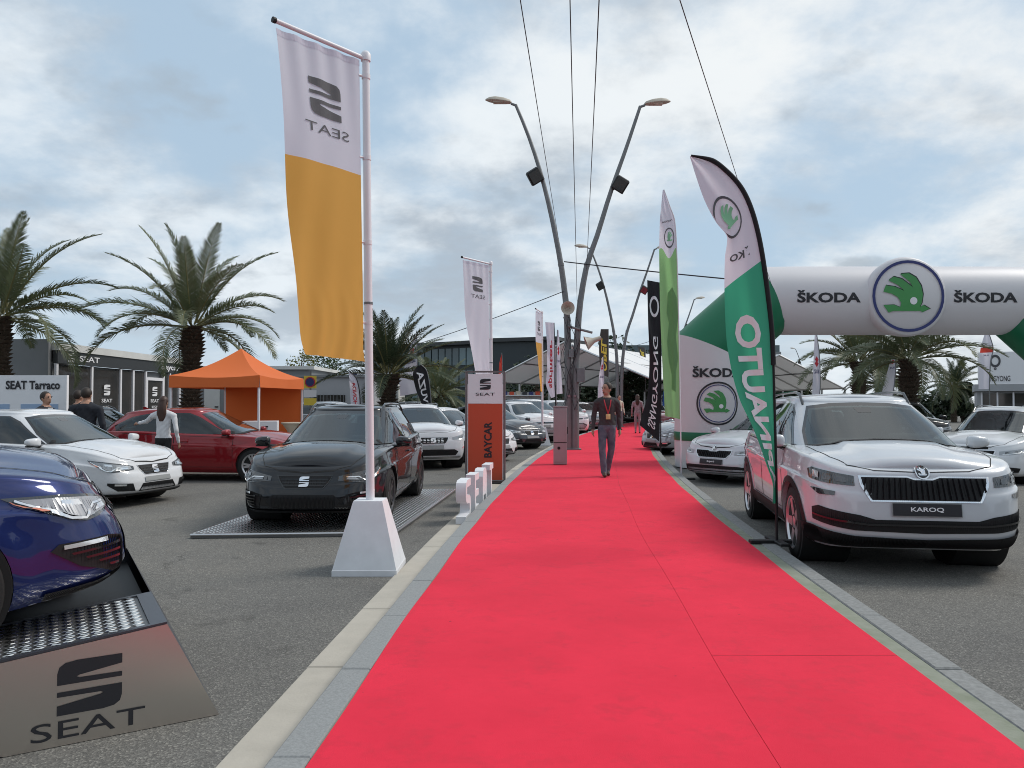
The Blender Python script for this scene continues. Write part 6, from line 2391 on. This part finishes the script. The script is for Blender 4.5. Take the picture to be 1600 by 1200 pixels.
def palm(label, loc, zc, rt, L, nf=46, seed=1, lm='palm leaf', low=-.9, high=1.25, kinds=5, flare=1.0, ll=.5, upright=0.0):
    r = random.Random(seed)
    t = thing('palm_tree', label, 'palm tree', loc, 0, 'date palms around the car park')
    mb = MB()
    n, rings = 18, max(10, int(zc / .11))
    core = [(rt * (.80 + .12 * math.sin(k * .7)) * (1.12 if k > rings - 4 else 1), zc * k / rings) for k in range(rings + 1)]
    mb.lathe(core, 14)
    for k in range(rings):
        z = zc * (k + .5) / rings
        rr = core[k][0]
        for j in range(n // 2 + 2):
            a = 2 * math.pi * (j + .5 * (k % 2)) / (n // 2 + 2) + r.uniform(-.08, .08)
            c, s = math.cos(a), math.sin(a)
            w, h = rr * .36, zc / rings * .95
            o = r.uniform(.05, .14) * rt / .3
            P = lambda tang, out, dz: (c * (rr + out) - s * tang, s * (rr + out) + c * tang, z + dz)
            mb.add([P(-w, -.03, -h * .55), P(w, -.03, -h * .55), P(w * .75, -.02, h * .6), P(-w * .75, -.02, h * .6), P(-w * .5, o, h * .55), P(w * .5, o, h * .55)], [(0, 1, 5, 4), (4, 5, 2, 3), (0, 4, 3), (1, 2, 5)])
    part('trunk', mb, 'palm bark', t)
    key = (round(L, 1), lm, ll, upright)
    if key not in _FR:
        _FR[key] = [frond_mesh(L * (1.12 if i < 2 else 1), d, 74, 11 * i + int(L * 10), .040 * L / 2.6, ll * L / 2.6) for i, d in enumerate((.55, .85, 1.15, 1.5, 1.9))]
        for m_ in _FR[key]:
            m_.materials.append(M[lm])
            m_.materials.append(M['palm rib'])
    for k in range(nf):
        f = (k + .5) / nf
        el = low + (high - low) * f ** .85
        az = k * 2.39996 + r.uniform(-.2, .2)
        kind = 4 if f < .12 else (3 if f < .35 else (2 if f < .6 else (1 if f < .85 else 0)))
        if upright:
            kind = max(0, kind - 2)
        o = bpy.data.objects.new('frond', _FR[key][kind])
        COL.objects.link(o)
        o.parent = t
        o.location = (math.cos(az) * rt * .5, math.sin(az) * rt * .5, zc - .05 + .22 * f)
        start = el + (.35 if kind >= 3 else .1)
        o.rotation_euler = Matrix.Rotation(az, 3, 'Z').to_4x4().to_3x3().__matmul__(Matrix.Rotation(-start, 3, 'Y')).__matmul__(Matrix.Rotation(r.uniform(-.4, .4), 3, 'X')).to_euler()
        s = r.uniform(.85, 1.08) * (.8 if f > .9 else 1)
        o.scale = (s, s, s)
    return t


palm('palm tree at the left edge before the grey kiosk wall', (-14.3, 21.4, 0), 3.95, .30, 3.0, 30, 3, low=-.7, high=1.5)
palm('tall thick-trunked palm rising behind the orange tent', (-10.1, 24.2, 0), 3.95, .33, 3.2, 30, 5, low=-.7, high=1.5)
palm('short dark palm with upright fronds behind the nearest flag pole', (-4.6, 28.5, 0), 2.6, .36, 2.5, 34, 8, 'palm leaf dark', low=-.3, high=1.4, upright=1)
palm('broad palm under the emblem of the arch, thickest trunk', (13.7, 26.5, 0), 3.05, .33, 2.8, 32, 12, low=-.6)
palm('palm under the left half of the arch beam', (14.9, 33, 0), 3.3, .30, 2.9, 30, 17, low=-.6)
palm('small distant palm before the pale horizon right of the thick palm', (34.5, 60, 0), 2.75, .22, 2.6, 34, 21, 'palm leaf dark')
palm('small palm between the two palms under the arch', (21.6, 45, 0), 2.6, .24, 2.4, 34, 24, 'palm leaf dark')
palm('low spreading green palm left of the totem sign', (-3.7, 39, 0), 1.9, .25, 2.3, 34, 31)


def tree(name, label, loc, h, w, mt, n=900, seed=1, trunk=True, leaf=.28, group=None, zlow=.3):
    r = random.Random(seed)
    t = thing(name, label, 'tree', loc, 0, group)
    tr = MB().tube([(0, 0, 0), (.05, 0, h * .3), (0, .05, h * .6), (.03, 0, h * .85)], [w * .07, w * .055, w * .035, .01], 8)
    blobs = []
    for k in range(12):
        a, e = r.uniform(0, 6.28), r.uniform(zlow, .92)
        rr = w * .5 * math.sin(math.pi * min(.97, (e - zlow) / (1.02 - zlow) * .8 + .18)) * r.uniform(.45, .8)
        c = Vector((rr * math.cos(a), rr * math.sin(a), h * e))
        blobs.append((c, w * r.uniform(.16, .27)))
        tr.tube([(0, 0, h * e * .6), c], [w * .02, .01], 5)
    part('trunk', tr, 'bark', t)
    cr = MB()
    for k in range(n):
        c, b = blobs[k % 12]
        d = Vector((r.gauss(0, 1), r.gauss(0, 1), r.gauss(0, 1))).normalized() * b * r.random() ** .4
        p = c + d
        s = leaf * r.uniform(.5, 1.2)
        u = Vector((r.gauss(0, 1), r.gauss(0, 1), r.gauss(0, .6))).normalized()
        v = u.cross(Vector((r.gauss(0, 1), r.gauss(0, 1), r.gauss(0, 1)))).normalized()
        cr.add([p - u * s * .5, p + v * s * .25, p + u * s * .5, p - v * s * .25], [(0, 1, 2, 3)])
    part('crown', cr, mt, t, None, False)
    return t


tree('broadleaf_tree', 'bushy green-yellow tree behind the cabins, left of the two', (-14.0, 51, 0), 5.4, 3.2, 'leaf yellow', 1500, 1, group='trees behind the cabins', leaf=.2)
tree('broadleaf_tree', 'bushy green tree behind the cabins, right of the two', (-11.9, 50, 0), 4.9, 3.0, 'leaf green', 1400, 2, group='trees behind the cabins', leaf=.2)
tree('conical_tree', 'yellow-green pointed tree left of the totem sign', (-4.7, 50, 0), 4.6, 2.2, 'leaf yellow', 1400, 3, leaf=.2, zlow=.12)
for k, (px_, Y, h, w, lb) in enumerate(((885, 70, 5.5, 8, 'dark tree behind the nearest lamp post base'), (930, 74, 6.0, 9, 'dark tree behind the right end of the marquee roof'),
                                        (975, 66, 6.4, 8, 'tallest dark tree beside the second lamp post'), (1000, 72, 6.0, 7, 'dark tree just left of the black flag'), (838, 78, 5, 9, 'dark tree under the middle of the marquee'),
                                        (1230, 70, 3.8, 5, 'small dark tree under the marquee on the right'), (1450, 70, 1.9, 4, 'low dark shrub right of the thick palm'), (1505, 62, 3.0, 3, 'small tree beside the roof-sign showroom'))):
    tree('dark_tree', lb, ((px_ - 800) / 1200 * Y, Y, 0), h, w, 'leaf dark', 2600, 40 + k, leaf=.5, group='dark trees in the distance', zlow=.15)
# distant hedge closing the car park
r = random.Random(5)
hd = MB()
for k in range(16000):
    x = r.uniform(-80, 110)
    z = r.random() ** .8 * (2.1 + .7 * math.sin(x * .23) + .5 * math.sin(x * .61 + 1))
    if x > 22:
        z *= .28
    p = Vector((x, 84 + r.uniform(-1, 1) + abs(x) * .1, z))
    s = r.uniform(.3, .8)
    u = Vector((r.gauss(0, 1), r.gauss(0, .5), r.gauss(0, .7))).normalized()
    v = u.cross(Vector((r.gauss(0, 1), r.gauss(0, 1), r.gauss(0, 1)))).normalized()
    hd.add([p - u * s * .6, p + v * s * .35, p + u * s * .6, p - v * s * .35], [(0, 1, 2, 3)])
ho = part('hedge', hd, 'leaf dark', None, None, False)
tag(ho, 'low dark hedge closing off the far side of the car park', 'hedge', kind='stuff')
# unseen trees added behind the camera to darken reflections in the paintwork
hd = MB()
for k in range(9000):
    x = r.uniform(-60, 60)
    z = r.random() ** .9 * (5.5 + 1.5 * math.sin(x * .21) + 1.1 * math.sin(x * .53 + 1))
    p = Vector((x, -24 + r.uniform(-1.5, 1.5) + abs(x) * .12, z))
    s = r.uniform(.7, 1.6)
    u = Vector((r.gauss(0, 1), r.gauss(0, .5), r.gauss(0, .7))).normalized()
    v = u.cross(Vector((r.gauss(0, 1), r.gauss(0, 1), r.gauss(0, 1)))).normalized()
    hd.add([p - u * s * .6, p + v * s * .4, p + u * s * .6, p - v * s * .4], [(0, 1, 2, 3)])
ho = part('added_treeline', hd, 'leaf dark', None, None, False)
tag(ho, 'unseen dark tree belt added behind the viewpoint for car paint reflections', 'trees', kind='stuff')


# ================================================================== people
def seg_dist(p, a, b):
    ab = b - a
    t = max(0, min(1, (p - a).dot(ab) / max(ab.dot(ab), 1e-9)))
    return (p - a - ab * t).length, t


def bi_torso(c, info):
    """nearer to trunk or legs than to an arm"""
    arm = min([seg_dist(c, a, b)[0] - ra for mi, a, b, ra, rb in info if mi == 1 and abs(a.x) > .18] or [9])
    return arm > .004


def person(label, loc, rz, segs, hair, extras=(), voxel=.014, head=(0, -.01, 1.66), head_yaw=0.0, head_s=1.0, long_hair=False, hem=.985):
    """segs: (material index, a, b, radius a, radius b, flat) grown together into one skin"""
    t = thing('person', label, 'person', loc, rz)
    mb = MB()
    info = []
    for mi, a, b, ra, rb, fl in segs:
        a, b = Vector(a), Vector(b)
        n = 5
        mb.tube([a + (b - a) * k / n for k in range(n + 1)], [ra + (rb - ra) * k / n for k in range(n + 1)], 12, flat=fl, up=(0, 1, 0) if fl != 1 else None)
        for q, r_ in ((a, ra), (b, rb)):
            mb.ellipsoid(q, (r_, r_ * (fl if fl != 1 else 1), r_), 12, 8)
        info.append((mi, a, b, ra, rb))
    H = Vector(head)
    ry = Matrix.Rotation(head_yaw, 3, 'Z')
    hs = head_s

    def hp(x, y, z):
        return H + ry @ (Vector((x, y, z)) * hs)
    # skull, jaw, nose, ears, brow
    em = MB().ellipsoid((0, 0, 0), (.078, .098, .105), 16, 12)
    mb.add([hp(*v) + Vector((0, 0, .03)) for v in em.v], em.f)
    em = MB().ellipsoid((0, -.028, -.055), (.058, .068, .070), 14, 10)
    mb.add([hp(*v) + Vector((0, 0, .01)) for v in em.v], em.f)
    nose = MB().tube([(0, -.088, .035), (0, -.112, -.015), (0, -.096, -.03)], [.010, .017, .014], 8)
    mb.add([hp(*v) for v in nose.v], nose.f)
    for sg in (-1, 1):
        em = MB().ellipsoid((sg * .078, .012, .0), (.014, .024, .034), 8, 6)
        mb.add([hp(*v) for v in em.v], em.f)
    for k, z in enumerate((0.0,)):
        mb.tube([H + Vector((0, .01, -.09)), H + Vector((0, .015, -.20))], [.052, .058], 12)
    me = mb.mesh('body')
    o = bpy.data.objects.new('body', me)
    COL.objects.link(o)
    md = o.modifiers.new('r', 'REMESH')
    md.mode = 'VOXEL'
    md.voxel_size = voxel
    ms = o.modifiers.new('s', 'SMOOTH')
    ms.factor = .5
    ms.iterations = 3
    bpy.context.view_layer.update()
    out = bpy.data.meshes.new_from_object(o.evaluated_get(bpy.context.evaluated_depsgraph_get()))
    bpy.data.objects.remove(o)
    mats = extras['mats']
    for m_ in mats:
        out.materials.append(M[m_])
    idx = []
    for p in out.polygons:
        c = p.center
        if (c - H).length < .15 or (c.z > H.z - .15 and abs(c.x - H.x) < .075):
            idx.append(0)
            continue
        best, bi = 9, 0
        for mi, a, b, ra, rb in info:
            d, tt = seg_dist(c, a, b)
            d -= ra + (rb - ra) * tt
            if d < best:
                best, bi = d, mi
        if bi in (1, 2) and abs(c.x) < .19 and c.z > .80 and bi_torso(c, info):
            bi = 1 if c.z > hem else 2
        idx.append(bi)
    out.polygons.foreach_set('material_index', idx)
    rr = random.Random(3)
    ph = [rr.uniform(0, 6) for _ in range(6)]
    nrm = np.zeros(len(out.vertices) * 3)
    out.vertices.foreach_get('normal', nrm)
    nrm = nrm.reshape(-1, 3)
    co = np.zeros(len(out.vertices) * 3)
    out.vertices.foreach_get('co', co)
    co = co.reshape(-1, 3)
    for i in range(len(co)):       # cloth folds
        c = Vector(co[i])
        if c.z < H.z - .2:
            k = 1.0 if c.z > .98 else .45
            a = k * (.003 * math.sin(c.z * 47 + c.x * 38 + ph[0] + 3 * math.sin(c.x * 17 + c.z * 9 + ph[1])) + .004 * math.sin(c.z * 19 - c.x * 47 + c.y * 40 + ph[2]))
            co[i] += nrm[i] * a
    out.vertices.foreach_set('co', co.ravel())
    smooth_mesh(out, 180)
    link('body', out, None, t)
    # eyes, brows and mouth
    fc = MB()
    for sg in (-1, 1):
        fc.ellipsoid((sg * .032, -.088, .028), (.014, .010, .007), 8, 6)
        fc.ellipsoid((sg * .034, -.092, .048), (.022, .010, .006), 8, 6)
    fc.ellipsoid((0, -.092, -.058), (.026, .008, .006), 8, 6)
    fc.v = [tuple(hp(*v)) for v in fc.v]
    part('face_features', fc, 'hair brown', t, 60)
    hr = MB()
    em = MB().ellipsoid((0, .018, .045), (.090, .102, .104), 18, 14)
    for x, y, z in em.v:
        if y < -.045 and z < .105:       # hairline
            y = -.045
            x *= .9
        if z < -.02 and not long_hair:
            y = max(y, .02)
            z = max(z, -.045)
        hr.v.append(tuple(hp(x, y, z)))
    hr.f, hr.m = em.f, [0] * len(em.f)
    if long_hair:
        hr.tube([tuple(hp(0, .05, .08)), tuple(hp(0, .095, -.05)), tuple(hp(0, .10, -.20)), tuple(hp(0, .085, -.36))], [.075, .085, .095, .05], 12, flat=.6, up=(0, 1, 0))
    part('hair', hr, hair, t, 70)
    for nm, mbx, mt in extras.get('parts', ()):
        part(nm, mbx, mt, t, 50)
    return t


def hand(w, h, sg, spread=.0):
    """palm plus five unequal bent fingers as skin segments from wrist w along direction h"""
    w, h = Vector(w), Vector(h).normalized()
    s = []
    acr = Vector((0, 1, 0)) if abs(h.y) < .8 else Vector((1, 0, 0))
    acr = (acr - h * acr.dot(h)).normalized()
    inw = h.cross(acr).normalized() * sg
    p = w + h * .085
    s.append((0, w, p, .026, .034, .6))
    for k, L in enumerate((.066, .078, .074, .058)):
        b = p + acr * (-.030 + .020 * k)
        m = b + h * L * .55 + inw * .008
        e = m + h * L * .40 + inw * .022
        s.append((0, b, m, .0095, .009, 1))
        s.append((0, m, e, .009, .007, 1))
    b = w + h * .03 - acr * .03
    m = b + h * .035 - acr * .022
    s.append((0, b, m, .012, .010, 1))
    s.append((0, m, m + h * .035 + inw * .012, .010, .008, 1))
    return s


# local frame: the person faces -y; x to the right of the picture
walk = [
    (1, (0, 0, 1.02), (0, .0, 1.18), .150, .155, .68), (1, (0, 0, 1.18), (0, .0, 1.40), .155, .165, .66), (1, (-.06, .01, 1.44), (.06, .01, 1.44), .10, .10, 1), (0, (0, .01, 1.46), (0, 0, 1.58), .060, .054, 1),
    (1, (-.13, .01, 1.45), (-.205, .01, 1.41), .070, .062, 1), (1, (.13, .01, 1.45), (.205, .01, 1.41), .070, .062, 1),
    (1, (-.205, .01, 1.41), (-.245, .04, 1.15), .060, .050, 1), (1, (-.245, .04, 1.15), (-.27, -.03, .92), .048, .036, 1),
    (1, (.205, .01, 1.41), (.24, .05, 1.15), .060, .050, 1), (1, (.24, .05, 1.15), (.25, .02, .91), .048, .036, 1),
    (2, (-.04, 0, .98), (.04, 0, .98), .142, .142, .72), (2, (-.085, 0, .93), (-.10, -.06, .52), .092, .070, 1), (2, (-.10, -.06, .52), (-.07, -.09, .09), .068, .060, 1),
    (2, (.085, 0, .93), (.09, .03, .52), .092, .070, 1), (2, (.09, .03, .52), (.035, .14, .13), .068, .058, 1),
    (3, (-.07, -.08, .065), (-.075, -.22, .040), .046, .038, 1), (3, (.035, .16, .09), (.03, .03, .045), .044, .038, 1)]
walk += hand((-.27, -.03, .92), (-.08, -.12, -1), 1) + hand((.25, .02, .91), (.02, -.15, -1), -1)
lan = MB()
for sg in (-1, 1):
    lan.tube([(sg * .065, .02, 1.53), (sg * .065, -.085, 1.47), (sg * .05, -.122, 1.38), (.005, -.128, 1.20)], .011, 6, flat=.4)
bdg = MB().bbox((.003, -.135, 1.15), (.085, .012, .10), .003)
person('man in dark grey jumper and jeans with red lanyard walking up the carpet', (1.82, 14.75, .132), R(2), walk, 'hair brown', dict(mats=['skin', 'knit grey', 'denim', 'shoe brown'], parts=[('lanyard', lan, 'lanyard'), ('badge', bdg, 'badge')]), head=(0, -.01, 1.665), head_yaw=R(-52))


def stand(arm_l=None, arm_r=None, w=1.0, sk=0):
    s = [(1, (0, 0, 1.0), (0, .0, 1.18), .150 * w, .150 * w, .7), (1, (0, 0, 1.18), (0, .0, 1.40), .150 * w, .165 * w, .66), (1, (-.06, .01, 1.44), (.06, .01, 1.44), .10 * w, .10 * w, 1), (0, (0, .01, 1.46), (0, 0, 1.58), .058, .052, 1),
         (2, (-.04, 0, .96), (.04, 0, .96), .14 * w, .14 * w, .75), (2, (-.085, 0, .93), (-.09, .0, .50), .085 * w, .062, 1), (2, (-.09, 0, .50), (-.09, .02, .10), .060, .045, 1), (2, (.085, 0, .93), (.09, .0, .50), .085 * w, .062, 1), (2, (.09, 0, .50), (.09, .02, .10), .060, .045, 1),
         (3, (-.09, .02, .06), (-.10, -.12, .040), .044, .036, 1), (3, (.09, .02, .06), (.10, -.12, .040), .044, .036, 1)]
    for sg, arm in ((-1, arm_l), (1, arm_r)):
        sh = Vector((sg * .205 * w, .01, 1.41))
        el, wr = arm or ((sg * .26 * w, .03, 1.14), (sg * .27 * w, -.06, .90))
        el, wr = Vector(el), Vector(wr)
        s += [(1, (sg * .12 * w, .01, 1.44), sh, .075 * w, .066 * w, 1), (1, sh, el, .060 * w, .050 * w, 1), (1, el, wr, .048 * w, .036, 1)]
        s += hand(wr, wr - el, -sg)
    return s


suit = ['skin', 'suit navy', 'suit navy', 'trouser black']
person('man in dark suit seen from behind before the kiosk front', (-7.95, 14.35, 0), R(186), stand(w=1.18), 'hair brown', dict(mats=suit), voxel=.018, head=(0, -.01, 1.68), head_s=1.05)
tie = MB().box((0, -.118, 1.36), (.05, .012, .24), 0)
shirt = MB().prism([(-.055, 1.50), (.055, 1.50), (0, 1.22)], lambda a, b, d: (a, d, b), -.118, -.105)
person('man in dark suit and white shirt in profile before the white board', (-8.62, 14.2, 0), R(75), stand(w=1.05), 'hair brown', dict(mats=suit, parts=[('shirt_front', shirt, 'blouse white'), ('tie', tie, 'suit navy')]), voxel=.018, head=(0, -.01, 1.665)).scale = (.97, .97, .97)
person('dark-clad man half hidden between the board and the suited man', (-8.75, 15.5, 0), R(160), stand(), 'hair brown', dict(mats=suit), voxel=.02, head=(0, -.01, 1.66))
ar = ((-.40, -.16, 1.30), (-.60, -.26, 1.26))
person('long-haired woman in white blouse pointing, seen from behind at the red car', (-6.28, 13.85, 0), R(180), [(m_, (-a[0], a[1], a[2]), (-b_[0], b_[1], b_[2]), ra * .88, rb * .88, fl) for m_, a, b_, ra, rb, fl in [(q[0], tuple(q[1]), tuple(q[2]), q[3], q[4], q[5]) for q in stand(arm_l=ar)]],
       'hair auburn', dict(mats=['skin', 'blouse white', 'trouser black', 'trouser black']), voxel=.016, head=(0, -.01, 1.655), head_s=.96, long_hair=True).scale = (.93, .93, .93)
person('woman in mottled pink outfit walking away at the far bend of the carpet', (5.75, 35.2, .132), R(170), stand(w=.95), 'hair auburn', dict(mats=['skin', 'dress pink', 'dress pink', 'shoe brown']), voxel=.022, head=(0, -.01, 1.65), long_hair=True)
person('distant passer-by in pale top at the end of the carpet', (5.5, 39.5, .132), R(20), stand(), 'hair brown', dict(mats=['skin', 'cream cloth', 'denim', 'shoe brown']), voxel=.025, head=(0, -.01, 1.66))
